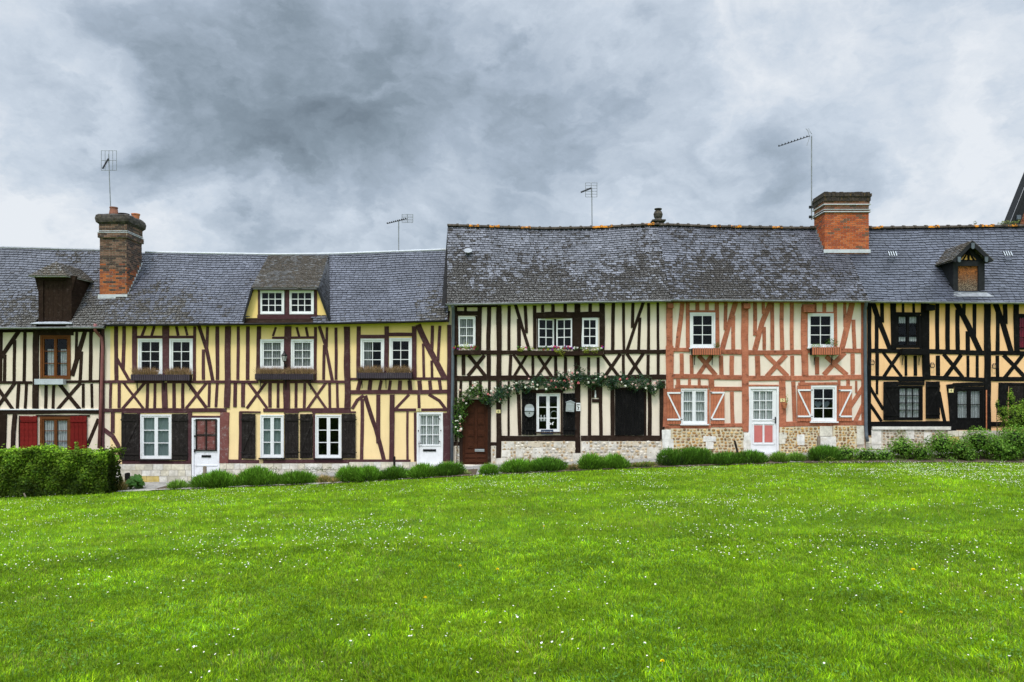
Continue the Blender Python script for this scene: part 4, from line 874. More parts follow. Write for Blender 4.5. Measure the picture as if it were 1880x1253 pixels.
for (l, r_) in ((93, 150), (165, 221)):
    mb = MB(); x0, x1, z0, z1 = rect(ZG, l, 916, r_, 1034); mb.box(x0, x1, -.012, -.006, z0, z1); mb.build('door_panel', M['pinkpanel'], d)
mb = MB(); x0, x1, z0, z1 = rect(ZG, 85, 905, 232, 1046)
for bx in ((x0 - .02, x0 + .015, z0, z1), (x1 - .015, x1 + .02, z0, z1), ((x0 + x1) / 2 - .035, (x0 + x1) / 2 + .0, z0 + .03, z1 - .02), (x0 + .015, x1 - .015, z0 - .02, z0 + .02), (x0 + .015, x1 - .015, z1 - .015, z1 + .02)): mb.box(bx[0], bx[1], -.024, -.006, bx[2], bx[3])
mb.build('door_moulding', M['white'], d)
x0, x1, z0, z1 = rect(ZG, *d4); mb = MB(); mb.box(x0, x1, -.30, 0, z0 - .4, z0 - .045, (.55, .52, .46)); mb.build('doorstep', M['lime'], h4)
FL = [(.46, .28, .10), (.38, .21, .07), (.52, .36, .16), (.30, .17, .07), (.44, .30, .15), (.25, .15, .08)]
M['mortar4'] = m_plain('sand_mortar', (.58, .50, .34), .95, .2, 6)
flintwork(h4, ZF(118, 0)[0], ZF(625, 0)[0], gg, ZF(0, 938)[2], -.045, FL, (.080, .050), 'mortar4')
flintwork(h4, ZG(268, 0)[0], ZG(545, 0)[0], gg, ZG(0, 928)[2], -.045, FL, (.070, .046), 'mortar4'); flintwork(h4, ZG(640, 0)[0], ZG(803, 0)[0], gg, ZG(0, 918)[2], -.045, FL, (.070, .046), 'mortar4')
for z_, r in ((ZF, (56, 948, 116, 1010)), (ZF, (60, 1012, 138, 1075)), (ZF, (344, 992, 432, 1030)), (ZF, (360, 1031, 415, 1080)), (ZF, (626, 968, 668, 1020)), (ZF, (626, 1022, 672, 1100)), (ZG, (15, 1022, 50, 1100)), (ZG, (265, 968, 314, 1005)), (ZG, (264, 1006, 308, 1045)), (ZG, (388, 978, 440, 1052)), (ZG, (546, 922, 632, 990)), (ZG, (548, 992, 660, 1062)), (ZG, (804, 918, 852, 1050)), (ZF, (56, 1080, 130, 1150))): block(h4, z_, r, -.064, random.choice([(.66, .63, .56), (.70, .68, .62), (.62, .58, .48)]))
def b4(p):
    v = (p[2] - 5.3) / 3.0
    return .17 * max(0, 1 - v * 1.1) + .13 * nb(p, .5, 15) - .16 * min(1, max(0, (p[0] - 9.4) / 1.5)) + .04
rf = main_roof(h4, B3, B4, B3, B4, E4, R4, M['slate4'], b4)
ridge_tiles(rf, B3, 10.9, R4, orange=(7.4,), L_=.37)
gutter(h4, B3 + .01, B4, E4, M['zinc'])
mb = MB(); mb.tube([ZG(875, 55, -.34), ZG(872, 80, -.2), ZG(866, 115, -.09), ZG(868, 500, -.09), ZG(873, 940, -.09), ZG(876, 985, -.12), ZG(884, 1030, -.14)], .055, 10); mb.build('drainpipe', M['greyblue'], h4, smooth=True)
# big brick chimney
zc2 = lambda py: CZ + (730 - py) * (CD + 1.19) / F
mb = MB(); X0, X1, ya, yb = 10.92, 12.46, 1.19, 2.15
red = lambda z: random.choice([(.42, .10, .03), (.36, .085, .028), (.46, .13, .045), (.30, .07, .03)]) if random.random() > .10 else (.16, .08, .05)
dk = lambda z: random.choice([(.17, .08, .055), (.25, .10, .06), (.12, .07, .05), (.30, .13, .08)])
brick_box(mb, X0, X1, ya, yb, zc2(470), zc2(391), red); brick_box(mb, X0 - .04, X1 + .04, ya - .04, yb + .04, zc2(391), zc2(387.5), dk); brick_box(mb, X0 - .0, X1 + .0, ya - .0, yb + .0, zc2(387.5), zc2(377), dk)
brick_box(mb, X0 - .025, X1 + .025, ya - .025, yb + .025, zc2(377), zc2(369), dk)
ch = mb.build('chimney', [M['brick'], M['mortar']], h4)
mb = MB()
for za, zb_, e_ in ((370, 362, .05), (362, 357, .075), (357, 353.5, .03)):
    n = 12
    for i in range(n):
        a = X0 - e_ + (X1 - X0 + 2 * e_) * i / n; b = X0 - e_ + (X1 - X0 + 2 * e_) * (i + 1) / n; mb.box(a, b - .004, ya - e_ - random.uniform(0, .02), yb + e_, zc2(za), zc2(zb_) + random.uniform(-.01, .015), j=.006)
mb.build('chimney_cap', M['cap'], ch)
for py, hh in ((389.5, 1.5), (376, 1.6), (385.5, .9)): mb = MB(); e_ = .055; mb.box(X0 - e_, X1 + e_, ya - e_, yb + e_, zc2(py + hh / 2), zc2(py - hh / 2)); mb.build('lead_band', M['lead'], ch)
mb = MB(); mb.box(X0 - .04, X1 + .05, ya - .035, ya + .01, zc2(465), zc2(458.5)); mb.build('flashing', M['lead'], ch)
mb = MB(); 
for i in range(7): y = ya + i * .13; z = 5.33 + 1.265 * (y + .3); mb.box(X0 - .03, X0 - .008, y, y + .15, z - .1, z + .14)
mb.build('step_flashing', M['zinc'], ch)

# ================================================================== HOUSE: orange, black timbers
h5 = thing('timber_framed_house', (16, 0, gz(16)), 'orange timber-framed house with black beams and a gabled dormer at the right end', 'house', 'row of half-timbered houses')
w5 = (283, 140, 450, 376); w5r = (1130, 152, 1290, 388); g5 = (290, 640, 468, 880); d5 = (690, 645, 897, 950)
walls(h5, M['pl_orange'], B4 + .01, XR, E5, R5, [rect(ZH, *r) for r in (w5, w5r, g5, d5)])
W5 = M['w_black']
frame(h5, W5, ZH, '''150,150,148,385,24; 187,55,187,200,24; 333,60,335,132,16; 405,55,407,132,16; 573,60,573,395,24; 643,60,643,395,28; 713,110,713,395,26; 760,60,758,140,22; 782,260,784,400,26; 832,60,830,300,22; 993,120,992,400,24; 1042,60,1045,210,26;
 152,410,152,570,22; 353,430,353,570,16; 418,430,420,570,22; 575,430,575,570,26; 785,430,786,580,18; 850,430,850,582,18; 990,430,992,580,22; 152,600,152,700,16; 460,150,460,380,20; 1310,60,1310,400,28; 1385,60,1385,400,24; 1460,60,1460,900,30; 1230,430,1230,580,24; 1300,430,1300,580,24; 1380,430,1380,580,24''', 'stud')
frame(h5, W5, ZH, '1530,60,1530,400,24; 1600,60,1600,400,26; 1670,60,1670,400,24; 1740,60,1740,400,24; 1800,60,1800,400,24; 1530,430,1530,580,22; 1600,430,1600,580,22; 1670,430,1670,580,22; 1740,430,1740,580,22; 1560,620,1560,900,26; 1650,620,1650,900,26; 1760,620,1760,900,26', 'stud')
frame(h5, W5, ZH, '1850,60,1850,960,34; 97,60,95,985,24; 262,60,265,385,34; 487,60,495,600,48; 918,60,922,960,40; 1120,60,1125,400,32; 655,630,685,900,680,955,45; 1030,620,1020,830,60; 1180,620,1180,900,50', 'post')
frame(h5, W5, ZH, '90,397,320,397,26; 455,400,905,412,30; 940,412,1860,420,26; 95,583,470,591,26; 515,582,903,600,28; 942,592,1860,600,28; 105,912,660,908,42; 280,136,462,136,14; 1130,146,1290,146,12; 680,634,905,630,24; 300,605,480,605,12; 943,905,1860,905,30; 1040,630,1180,632,20; 290,625,480,625,22', 'beam')
frame(h5, W5, ZH, '122,55,165,190,240,385,30; 700,60,790,230,870,400,34; 975,60,1030,210,1085,400,34; 200,415,320,572,20; 305,420,205,572,22; 620,425,745,578,24; 735,430,630,575,26; 1040,430,1177,575,26; 1165,430,1045,580,24; 98,640,192,800,20; 96,760,178,882,20; 585,690,625,885,22', 'brace')
wn = window(h5, ZH, w5, 2, 1, 3, 'w_black', None, ow=.05, fw=.04, bw=.02)
for (l, r_) in ((292, 355), (382, 446)):
    for (ta, tb) in ((150, 205), (300, 332)):
        x0, x1, z0, z1 = rect(ZH, l, ta, r_, tb); mb = MB(); n = 5
        top = [(x1, z1), (x0, z1)]; bot = []
        for i in range(n):
            for k in range(4): f_ = (i + k / 4) / n; bot.append((x0 + (x1 - x0) * f_, z0 + .03 - .03 * math.sin(math.pi * k / 4)))
        bot.append((x1, z0 + .03)); mb.poly([(x, .05, z) for x, z in bot + top]); mb.build('lace_valance', M['lace'], wn)
window(h5, ZH, w5r, 2, 1, 3, 'w_black', 'redcloth', ow=.03, fw=.035, bw=.02)
window(h5, ZH, g5, 1, 3, 4, 'w_black', 'lace', ow=.05, fw=.04, bw=.023)
shutter(h5, ZH, (192, 610, 290, 882), 'w_black', 4, side=-1); shutter(h5, ZH, (487, 610, 584, 872), 'w_black', 4, side=1)
shutter(h5, ZH, (1068, 640, 1165, 860), 'w_grey', 4, battens=False)
# glazed double door: two tall leaves over a boarded base
x0, x1, z0, z1 = rect(ZH, *d5); zm = ZH(0, 878)[2]; mb = MB()
mb.box(x0, x0 + .06, -.03, .06, z0, z1); mb.box(x1 - .06, x1, -.03, .06, z0, z1); mb.box(x0 + .06, x1 - .06, -.028, .06, z1 - .10, z1)
for i in range(6): a = x0 + .06 + (x1 - x0 - .12) * i / 6; mb.box(a + .003, a + (x1 - x0 - .12) / 6 - .003, .0, .05, z0, zm, vert=True)
mb.prism([(x0 + .06, z1 - .10), (x0 + .06, z1 - .17), ((x0 + x1) / 2, z1 - .105), (x1 - .06, z1 - .17), (x1 - .06, z1 - .10)], -.02, .03)
dd = mb.build('door', W5, h5); mid = (x0 + x1) / 2
leaf(dd, W5, x0 + .062, mid - .005, zm + .003, z1 - .10, 1, 2, .01, .055, .022, 'lace'); leaf(dd, W5, mid + .005, x1 - .062, zm + .003, z1 - .10, 1, 2, .01, .055, .022, 'lace')
mb = MB(); a = ZH(905, 670); b = ZH(908, 950); mb.box(a[0], b[0] + .02, -.06, -.045, b[2], a[2]); mb.build('conduit', M['terracotta'], h5)
RUB5 = [(.30, .20, .12), (.40, .30, .20), (.22, .16, .11), (.45, .38, .28)]
flintwork(h5, ZH(176, 0)[0], ZH(650, 0)[0], gg, ZH(0, 945)[2], -.03, RUB5, (.07, .045), 'mortar3')
mb = MB(); a = ZH(112, 945); b = ZH(658, 925); mb.box(a[0], b[0], -.09, .01, a[2], b[2], (.68, .65, .58), j=.006); mb.build('plinth_coping', M['lime'], h5)
for r in ((110, 948, 176, 1050), (350, 948, 405, 1010), (475, 965, 527, 1040)): block(h5, ZH, r, -.055, (.66, .62, .55))
ashlar(h5, B4 + .02, ZH(178, 0)[0], ZH(0, 1000)[2], 2, .2, y=-.04)
ashlar(h5, ZH(640, 0)[0], XR, ZH(0, 952)[2], 2, .2)
for (x, y) in ((112, 470), (530, 490), (962, 496)):
    mb = MB(); q = ZH(x, y); 
    for s_ in (-1, 1):
        pts = [(q[0] + s_ * (.015 + .05 * math.sin(t * .8)), -.06 - .01 * t, q[2] + .05 * math.cos(t) - .02 * t) for t in [k * .6 for k in range(8)]]; mb.tube(pts, .014, 5)
    mb.tube([(q[0] - .08, -.05, q[2]), (q[0] + .08, -.09, q[2])], .01, 5); mb.build('iron_hook', M['blackmetal'], h5)
mb = MB(); a = ZH(470, 120); b = ZH(530, 80); mb.box(a[0], b[0], -.24, -.05, a[2], b[2], j=.015); mb.build('beam_end', W5, h5)
b5 = lambda p: .06 * nb(p, .5, 21) + .14 * max(0, 1 - (p[0] - 11.8) / 1.3) * (1 if p[2] < 6.8 else .2) + (.05 if p[2] > 7.95 else 0)
skd5 = lambda p: 14.78 < p[0] < 15.72 and 5.7 < p[2] < 6.6
rf = main_roof(h5, B4, XR, B4, XR, E5, R5, M['slate5'], b5, skd5, sw=.21, ex=.122)
ridge_tiles(rf, 12.5, XR, R5, L_=.40, orange=(17.2, 18.0))
gutter(h5, B4 + .01, XR, E5, M['zinc'])
for px, py in ((1636, 467), (1847, 467)):
    q = P(px, py, .95); mb = MB(); 
    for i in range(4): x = q[0] - .12 + i * .08; mb.T = lambda p_, q=q: (p_[0] + (p_[2] - q[2]) * 0, p_[1] + (p_[2] - q[2]) * .62, p_[2]); mb.box(x - .014, x + .014, q[1] - .12, q[1] - .08, q[2] - .08, q[2] + .09)
    mb.box(q[0] - .15, q[0] + .15, q[1] - .09, q[1] - .07, q[2] - .09, q[2] + .10, m=1); mb.build('roof_vent', [M['zincpale'], M['dark']], rf)
# gabled dormer with a straw-filled opening
mb = MB(); X0, X1 = 14.73, 15.78; zb_ = 5.69; zt_ = 6.74
mb.box(X0, 14.89, -.02, .10, zb_, zt_); mb.box(15.57, X1, -.02, .10, zb_, zt_); mb.box(14.89, 15.57, -.017, .10, zt_ - .17, zt_); mb.box(14.89, 15.57, -.019, .10, zb_, zb_ + .05)
mb.poly([(X0, .03, zt_), (X1, .03, zt_), (15.25, .03, 7.24)]); mb.quad((X0, .1, zb_), (X0, 1.0, zb_), (X0, 1.0, zt_), (X0, .1, zt_)); mb.quad((X1, 1.0, zb_), (X1, .1, zb_), (X1, .1, zt_), (X1, 1.0, zt_))
dw = mb.build('dormer_wall', M['slateboard'], h5)
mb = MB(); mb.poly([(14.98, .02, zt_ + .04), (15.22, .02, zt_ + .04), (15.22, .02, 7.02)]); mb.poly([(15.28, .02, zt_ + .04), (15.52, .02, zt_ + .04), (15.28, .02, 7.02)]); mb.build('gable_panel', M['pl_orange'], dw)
mb = MB(); mb.box(15.22, 15.28, -.02, .03, zt_, 7.1); mb.prism([(15.02, zt_), (15.08, zt_), (15.22, 6.98), (15.22, 7.05)], -.015, .03); mb.prism([(15.42, zt_), (15.48, zt_), (15.28, 7.05), (15.28, 6.98)], -.016, .03); mb.build('gable_timber', W5, dw)
t = NT('straw_panel'); p = t.pos(); k = t.mix(t.mr(t.noise(p, 18, 6, .75, 1.2), .35, .65), (.03, .012, .006), (.42, .14, .03)); k = t.mix(t.mr(t.sep(p)[2], 5.8, 6.5), t.mix(t.mr(t.noise(p, 30, 5, .8), .45, .62), (.03, .022, .016), (.34, .26, .18)), k); M['straw'] = t.out(k, .9, t.bump(t.noise(p, 30, 5, .8), .02, .8))
mb = MB(); mb.box(14.89, 15.57, .04, .06, zb_ + .05, zt_ - .17); mb.build('hatch', M['straw'], dw)
pk = Vector((15.25, -.22, 7.38)); pb = Vector((15.25, 1.35, 7.38)); fl = Vector((14.57, -.22, 6.72)); fr = Vector((15.95, -.22, 6.72)); bl = Vector((14.57, .86, 6.72)); br_ = Vector((15.95, .86, 6.72)); mb = MB()
for o_ in (0, -.035):
    v_ = Vector((0, 0, o_)); mb.poly([fl + v_, pk + v_, pb + v_, bl + v_][::-1 if o_ == 0 else 1], (.5, .5, .3)); mb.poly([fr + v_, br_ + v_, pb + v_, pk + v_], (.5, .5, .3))
f_, w_ = tri(bl, fl, pb, pk); slates(mb, f_, w_, .95, .16, .11, lambda p: .12); f_, w_ = tri(fr, br_, pk, pb); slates(mb, f_, w_, .95, .16, .11, lambda p: .05); mb.build('dormer_roof', M['slatedorm'], dw)
mb = MB()
for s_, c0 in ((-1, fl), (1, fr)):
    d_ = (pk - c0); nrm = Vector((-d_.z, 0, d_.x)).normalized() * (.13 if s_ > 0 else -.13)
    if nrm.z > 0: nrm = -nrm
    a = c0; b = pk; y = Vector((0, .0 if s_ > 0 else .003, 0)); q = [a + y, b + y, b + y + Vector((0, 0, -.17)), a + y + Vector((-s_ * .12, 0, -.06))]
    mb.poly(q[::-1] if s_ < 0 else q); mb.poly([v_ + Vector((0, .04, 0)) for v_ in q])
    mb.poly([q[3], q[2], q[2] + Vector((0, .04, 0)), q[3] + Vector((0, .04, 0))])
mb.build('bargeboard', M['blackmetal'], dw)
mb = MB()
for x, z, w_, h_ in ((15.25, 7.19, .10, .20), (14.80, 6.74, .10, .18), (15.70, 6.74, .10, .18)):
    pts = [(x - w_ / 2, z + h_ / 2), (x - w_ / 2, z - h_ / 2 + .05)] + [(x - w_ / 2 * math.cos(t), z - h_ / 2 + .05 - w_ / 2 * math.sin(t)) for t in (.6, 1.2, 1.9, 2.5)] + [(x + w_ / 2, z - h_ / 2 + .05), (x + w_ / 2, z + h_ / 2)]
    mb.prism(pts, -.26, -.225)
mb.build('rafter_end', M['greyblue'], dw)
mb = MB(); mb.box(X0 - .03, X1 + .03, -.10, .02, zb_ - .05, zb_ - .005); mb.poly([(X0 - .1, -.22, zb_ - .17), (X1 + .2, -.22, zb_ - .17), (X1 + .03, -.1, zb_ - .03), (X0 - .03, -.1, zb_ - .03)]); mb.build('sill_flashing', M['zinc'], dw)

# house behind, only its steep verge in view
hb = thing('brick_house', (22.7, 7.3, .6), 'steep black-boarded gable of a brick house rising behind the right end of the row', 'house')
mb = MB(); PX = lambda px: (px + 3 - 940) * 33.2 / F; PZ = lambda py: CZ + (730 - py - 4) * 33.2 / F
mb.poly([(PX(1869), 7.4, 0), (PX(1981), 7.4, 0), (PX(1981), 7.4, PZ(440)), (PX(1925), 7.4, PZ(262)), (PX(1869), 7.4, PZ(410))]); mb.quad((PX(1864), 14, 0), (PX(1864), 7.4, 0), (PX(1864), 7.4, PZ(410)), (PX(1864), 14, PZ(410))); mb.build('wall', M['w_redpost'], hb)
mb = MB(); zz = PZ(425)
while zz < PZ(280):
    l = PX(1866) + max(0, (zz - PZ(405)) / 2.35); x = l + random.random() * .1
    while x < PX(1980) - max(0, (zz - PZ(405)) / 2.35): mb.box(x, x + .2, 7.375, 7.4, zz, zz + .055, random.choice([(.42, .14, .08), (.34, .10, .06), (.48, .19, .11)])); x += .215
    zz += .072
mb.build('brickwork', M['brick'], hb)
mb = MB(); pkx, pkz = PX(1925), PZ(222); 
for s_ in (-1, 1):
    fx = PX(1925 + s_ * 78); fz = PZ(415)
    mb.poly([(fx, 7.0, fz), (pkx, 7.0, pkz), (pkx, 7.5, pkz), (fx, 7.5, fz)]); ix = fx - s_ * .42
    mb.poly([(fx, 6.98, fz), (pkx, 6.98, pkz), (pkx, 6.98, pkz - .55), (ix, 6.98, fz - .1)]); mb.poly([(ix, 6.98, fz - .1), (pkx, 6.98, pkz - .55), (pkx, 7.4, pkz - .55), (ix, 7.4, fz - .1)])
mb.build('roof', M['slateboard'], hb)
mb = MB()
for s_ in (-1, 1):
    fx = PX(1925 + s_ * 79); fz = PZ(417); mb.poly([(fx, 6.96, fz), (fx - s_ * .16, 6.96, fz - .02), (pkx, 6.96, pkz - .28), (pkx, 6.96, pkz + .05)])
mb.build('bargeboard', M['blackmetal'], hb)
mb = MB(); q = PX(1862); mb.box(q, q + .16, 6.9, 7.0, PZ(400), PZ(392)); mb.build('rafter_end', M['greyblue'], hb)
# ================================================================== things fixed to the fronts
def window_box(z, r, mat, label, slats=True, brackets=(), y0=-.26, depth=.2, group='window boxes under the upper windows'):
    x0, x1, z0, z1 = rect(z, *r); ya, yb = y0, y0 + depth
    o = thing('window_box', ((x0 + x1) / 2, (ya + yb) / 2, z0), label, 'window box', group)
    mb = MB(); t_ = .014
    mb.box(x0, x1, ya + .012, ya + .026, z0 + .01, z1 - .01); mb.box(x0, x1, yb - .015, yb, z0, z1 - .02); mb.box(x0, x0 + t_, ya + .026, yb - .015, z0, z1 - .01); mb.box(x1 - t_, x1, ya + .026, yb - .015, z0, z1 - .01); mb.box(x0 + t_, x1 - t_, ya + .026, yb - .015, z0, z0 + .02)
    mb.box(x0 + t_, x1 - t_, ya + .026, yb - .015, z1 - .05, z1 - .045)
    mb.build('trough', M['blackmetal'] if slats else M[mat], o)
    if slats:
        mb = MB(); n = max(4, int((x1 - x0) / .072)); w = (x1 - x0) / n
        for i in range(n):
            a = x0 + i * w + w * .14; b = x0 + (i + 1) * w - w * .14; h = random.uniform(-.006, .006)
            mb.prism([(a, z0), (b, z0), (b, z1 - .02 + h), ((a + b) / 2, z1 + .012 + h), (a, z1 - .02 + h)], ya, ya + .011)
        mb.build('slat_front', M[mat], o)
    for bx in brackets:
        q = z(bx, 0)[0]; mb = MB(); mb.tube([(q, ya + .03, z0 - .008), (q, -.06, z0 - .008), (q, -.06, z0 - .33)], .012, 6); mb.tube([(q, ya + .06, z0 - .01), (q, -.12, z0 - .10), (q, -.065, z0 - .26)], .009, 6); mb.build('bracket', M['blackmetal'], o)
    return o, (x0, x1, ya, yb, z1)
def leaf_mesh(pts, nrm, size, cols, aspect=.55, fold=.25):
    n = len(pts); r = rng.normal(size=(n, 3)); u = np.cross(nrm, r); u /= np.linalg.norm(u, axis=1)[:, None] + 1e-9; v = np.cross(nrm, u); s_ = size[:, None]
    a = pts - u * s_ * .5; c = pts + u * s_ * .5; b = pts + v * s_ * aspect * .5 + nrm * s_ * fold * .3; d = pts - v * s_ * aspect * .5 + nrm * s_ * fold * .3
    V = np.stack([a, b, c, d], 1).reshape(-1, 3); Fq = np.arange(n * 4).reshape(n, 4); return V, Fq, cols
def unit(v): return v / (np.linalg.norm(v, axis=1)[:, None] + 1e-9)
def pick(cols, n, var=.3):
    c = np.array(cols)[rng.integers(0, len(cols), n)]; return c * (1 + rng.uniform(-var, var, (n, 1)))
def blades(n, c, r, L_, w, cols, spread=.7, up=1.0, dome=True):
    """thin tapering shoots springing from a mound: c centre of its foot, r radii"""
    d = unit(rng.normal(size=(n, 3))); d[:, 2] = np.abs(d[:, 2]) ** .7 if dome else d[:, 2]; k = rng.uniform(.45, 1.0, n) ** .6
    p = np.array(c) + d * np.array(r) * k[:, None]; dirn = unit(d * spread + np.array([0, 0, up]) + rng.normal(scale=.28, size=(n, 3)))
    l = rng.uniform(.6, 1.25, n)[:, None] * L_; side = unit(np.cross(dirn, rng.normal(size=(n, 3)))) * w * .5
    V = np.stack([p - side, p + side, p + dirn * l], 1).reshape(-1, 3); Fq = np.arange(3 * n).reshape(n, 3)
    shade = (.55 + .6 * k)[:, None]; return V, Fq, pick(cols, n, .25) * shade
def cat_np(lst):
    V = []; Fl = []; K = []; o = 0
    for v, f, k in lst: V.append(v); Fl.append(f + o); K.append(k); o += len(v)
    return np.concatenate(V), np.concatenate(Fl), np.concatenate(K)

DH = [(.20, .115, .055), (.27, .16, .08), (.14, .085, .05), (.33, .22, .12)]
def dried(bx, label, segs):
    x0, x1, ya, yb, z1 = bx; L_ = []
    for (a, b) in segs:
        xa, xb = x0 + (x1 - x0) * a, x0 + (x1 - x0) * b; n = int((xb - xa) * 1500)
        p = np.stack([rng.uniform(xa, xb, n), rng.uniform(ya + .03, yb - .03, n), np.full(n, z1 - .05)], 1); d = unit(np.stack([rng.normal(0, .45, n), rng.normal(0, .35, n), np.ones(n)], 1)); l = rng.uniform(.14, .36, n)[:, None]; s_ = np.stack([np.full(n, .006), np.zeros(n), np.zeros(n)], 1)
        L_.append((np.stack([p - s_, p + s_, p + d * l], 1).reshape(-1, 3), np.arange(3 * n).reshape(n, 3), pick(DH, n, .3)))
    V, Fq, K = cat_np(L_); tag(build_np('dried_heather', V, Fq, K, M['heather'], loc=((x0 + x1) / 2, (ya + yb) / 2, z1 - .05)), label, 'dried plant', 'dried heather in the dark window boxes')
_, b = window_box(ZB, (245, 436, 641, 476), 'w_slat', 'long dark slatted window box left of the other two on the yellow house', brackets=(272, 452, 626)); dried(b, 'dried brown heather in the leftmost dark window box of the yellow house', ((.03, .42), (.6, .98)))
_, b = window_box(ZC, (-102, 431, 291, 471), 'w_slat', 'dark slatted window box below the dormer, beneath the wall lantern', brackets=(-75, 95, 262)); dried(b, 'dried brown heather in the dark window box behind the wall lantern', ((.04, .45), (.52, .98)))
_, b = window_box(ZC, (578, 423, 951, 462), 'w_slat', 'dark slatted window box above the white door numbered 10', brackets=(610, 771, 928)); dried(b, 'dried brown heather in the dark window box nearest the ivory house', ((.05, .45), (.56, .96)))
window_box(ZA, (241, 460, 418, 497), 'zincpale', 'plain blue-grey window box under the orange-brown window with lace curtains', False)
_, bl1 = window_box(ZD, (88, 382, 272, 415), 'w_umber', 'short dark brown window box beside the drainpipe on the ivory house', False)
_, bl2 = window_box(ZE, (-192, 388, 392, 420), 'w_umber', 'long dark brown window box under three white casements on the ivory house', False)
_, bs1 = window_box(ZF, (258, 380, 459, 428), 'w_shsal', 'salmon slatted window box under the upper window left of the pink-panelled door', brackets=(282, 405))
_, bs2 = window_box(ZG, (476, 374, 680, 427), 'w_shsal', 'salmon slatted window box near the right drainpipe, with drooping green plants', brackets=(507, 628))
window_box(ZH, (303, 382, 468, 428), 'w_black', 'black window box under the window with scalloped lace on the orange house', False, brackets=(322, 438))

def plant_thing(name, label, cat, parts, loc, group=None):
    o = thing(name, loc, label, cat, group)
    for nm, (V, Fq, K), m_ in parts: build_np(nm, V, Fq, K, m_, o, loc=loc)
    return o
GR = [(.05, .12, .02), (.08, .17, .03), (.035, .08, .02)]; YG = [(.38, .42, .03), (.48, .50, .06), (.25, .34, .04)]
def foliage(n, c, r, s_, cols, asp=.55):
    d = unit(rng.normal(size=(n, 3))) * rng.uniform(.2, 1, (n, 1)) ** .5; p = np.array(c) + d * np.array(r); return leaf_mesh(p, unit(d + rng.normal(scale=.5, size=(n, 3)) + [0, -.3, .5]), rng.uniform(.6, 1.3, n) * s_, pick(cols, n), asp)
def bed_flowers(bx, label, leafs, blooms, trail=()):
    x0, x1, ya, yb, z1 = bx; ym = (ya + yb) / 2; loc = ((x0 + x1) / 2, ym, z1 - .04); o = thing('bedding_flowers', loc, label, 'flowers')
    L_ = []
    for i in range(leafs): x = random.uniform(x0 + .05, x1 - .05); L_.append(foliage(60, (x, ym, z1 + .06), (.12, .10, .12), .035, GR))
    for (f_, cols, h, dz) in trail: x = x0 + (x1 - x0) * f_; L_.append(foliage(150, (x, ym - .10, z1 + dz), (.12, .07, h), .032, cols))
    V, Fq, K = cat_np(L_); build_np('leaves', V, Fq, K, M['leaf'], o, loc=loc); L2 = {}
    for i in range(blooms):
        f_ = random.random(); x = x0 + (x1 - x0) * f_; col = random.choice([(.60, .06, .20), (.75, .75, .72), (.22, .03, .28), (.42, .02, .06), (.65, .62, .55), (.10, .20, .04), (.40, .42, .05)])
        z = z1 + random.uniform(.03, .15); y = ym - random.uniform(.0, .12); V, Fq, K = foliage(26, (x, y, z), (.030, .026, .030), .036, [col], .9); build_np('blossom', V, Fq, K, M['petal'], o, loc=(x, y, z))
    return o
bed_flowers(bl1, 'purple, red and white flowers in the short brown window box beside the drainpipe', 8, 14, ((.45, YG, .13, .14),)); bed_flowers(bl2, 'mixed bright flowers and trailing yellow foliage in the long brown window box', 26, 44, ((.52, YG, .16, -.04), (.47, YG, .10, .02), (.80, YG, .10, .0), (.90, YG, .13, .02), (.05, YG, .07, .03)))
x0, x1, ya, yb, z1 = bs1; plant_thing('potted_herb', 'small round green herb at the right end of a salmon window box', 'plant', [('leaves', foliage(160, (x1 - .13, ya + .1, z1 + .10), (.13, .09, .11), .035, GR), M['leaf'])], (x1 - .13, ya + .1, z1 - .03))
x0, x1, ya, yb, z1 = bs2; plant_thing('potted_fern', 'drooping green fern at the left of the right-hand salmon window box', 'plant', [('leaves', cat_np([foliage(220, (x0 + .17, ya + .06, z1 + .04), (.22, .09, .08), .045, [(.12, .25, .03), (.18, .32, .05)], .3)]), M['leaf'])], (x0 + .17, ya + .1, z1 - .03))
plant_thing('potted_shrub', 'dark leafy plant at the right of the right-hand salmon window box', 'plant', [('leaves', foliage(200, (x1 - .30, ya + .09, z1 + .15), (.25, .1, .16), .04, GR), M['leaf'])], (x1 - .30, ya + .1, z1 - .03))
q = ZA(330, 455); plant_thing('potted_geranium', 'low red-flowered plant in the plain blue-grey window box', 'plant', [('leaves', foliage(150, (q[0], -.17, q[2]), (.34, .07, .05), .03, [(.25, .06, .02), (.08, .10, .03), (.14, .16, .04)]), M['leaf'])], (q[0], -.17, q[2] - .05))
# lantern
q = ZC(92, 325); lp = thing('wall_lantern', (q[0], -.05, q[2] - .2), 'black wall lantern on the plum post between two curtained windows', 'lamp')
mb = MB(); mb.lathe((q[0], -.20, q[2] - .13), [(.03, 0), (.045, .02), (.095, .21), (.10, .22), (.06, .27), (.03, .31), (.035, .33), (.01, .38)], 6); mb.build('lamp_body', M['blackmetal'], lp)
mb = MB(); mb.tube([(q[0], -.045, q[2] - .30), (q[0], -.09, q[2] - .26), (q[0], -.20, q[2] - .22), (q[0], -.20, q[2] - .12)], .013, 6); mb.box(q[0] - .03, q[0] + .03, -.06, -.044, q[2] - .38, q[2] - .20); mb.build('bracket', M['blackmetal'], lp)
mb = MB()
for k in range(6):
    a = 2 * math.pi * (k + .15) / 6; b = 2 * math.pi * (k + .85) / 6; mb.quad(*[(q[0] + rr * math.cos(t_), -.20 + rr * math.sin(t_), q[2] - .13 + zz) for rr, zz, t_ in ((.057, .035, a), (.057, .035, b), (.094, .19, b), (.094, .19, a))])
mb.build('lamp_glass', M['curtain'], lp)
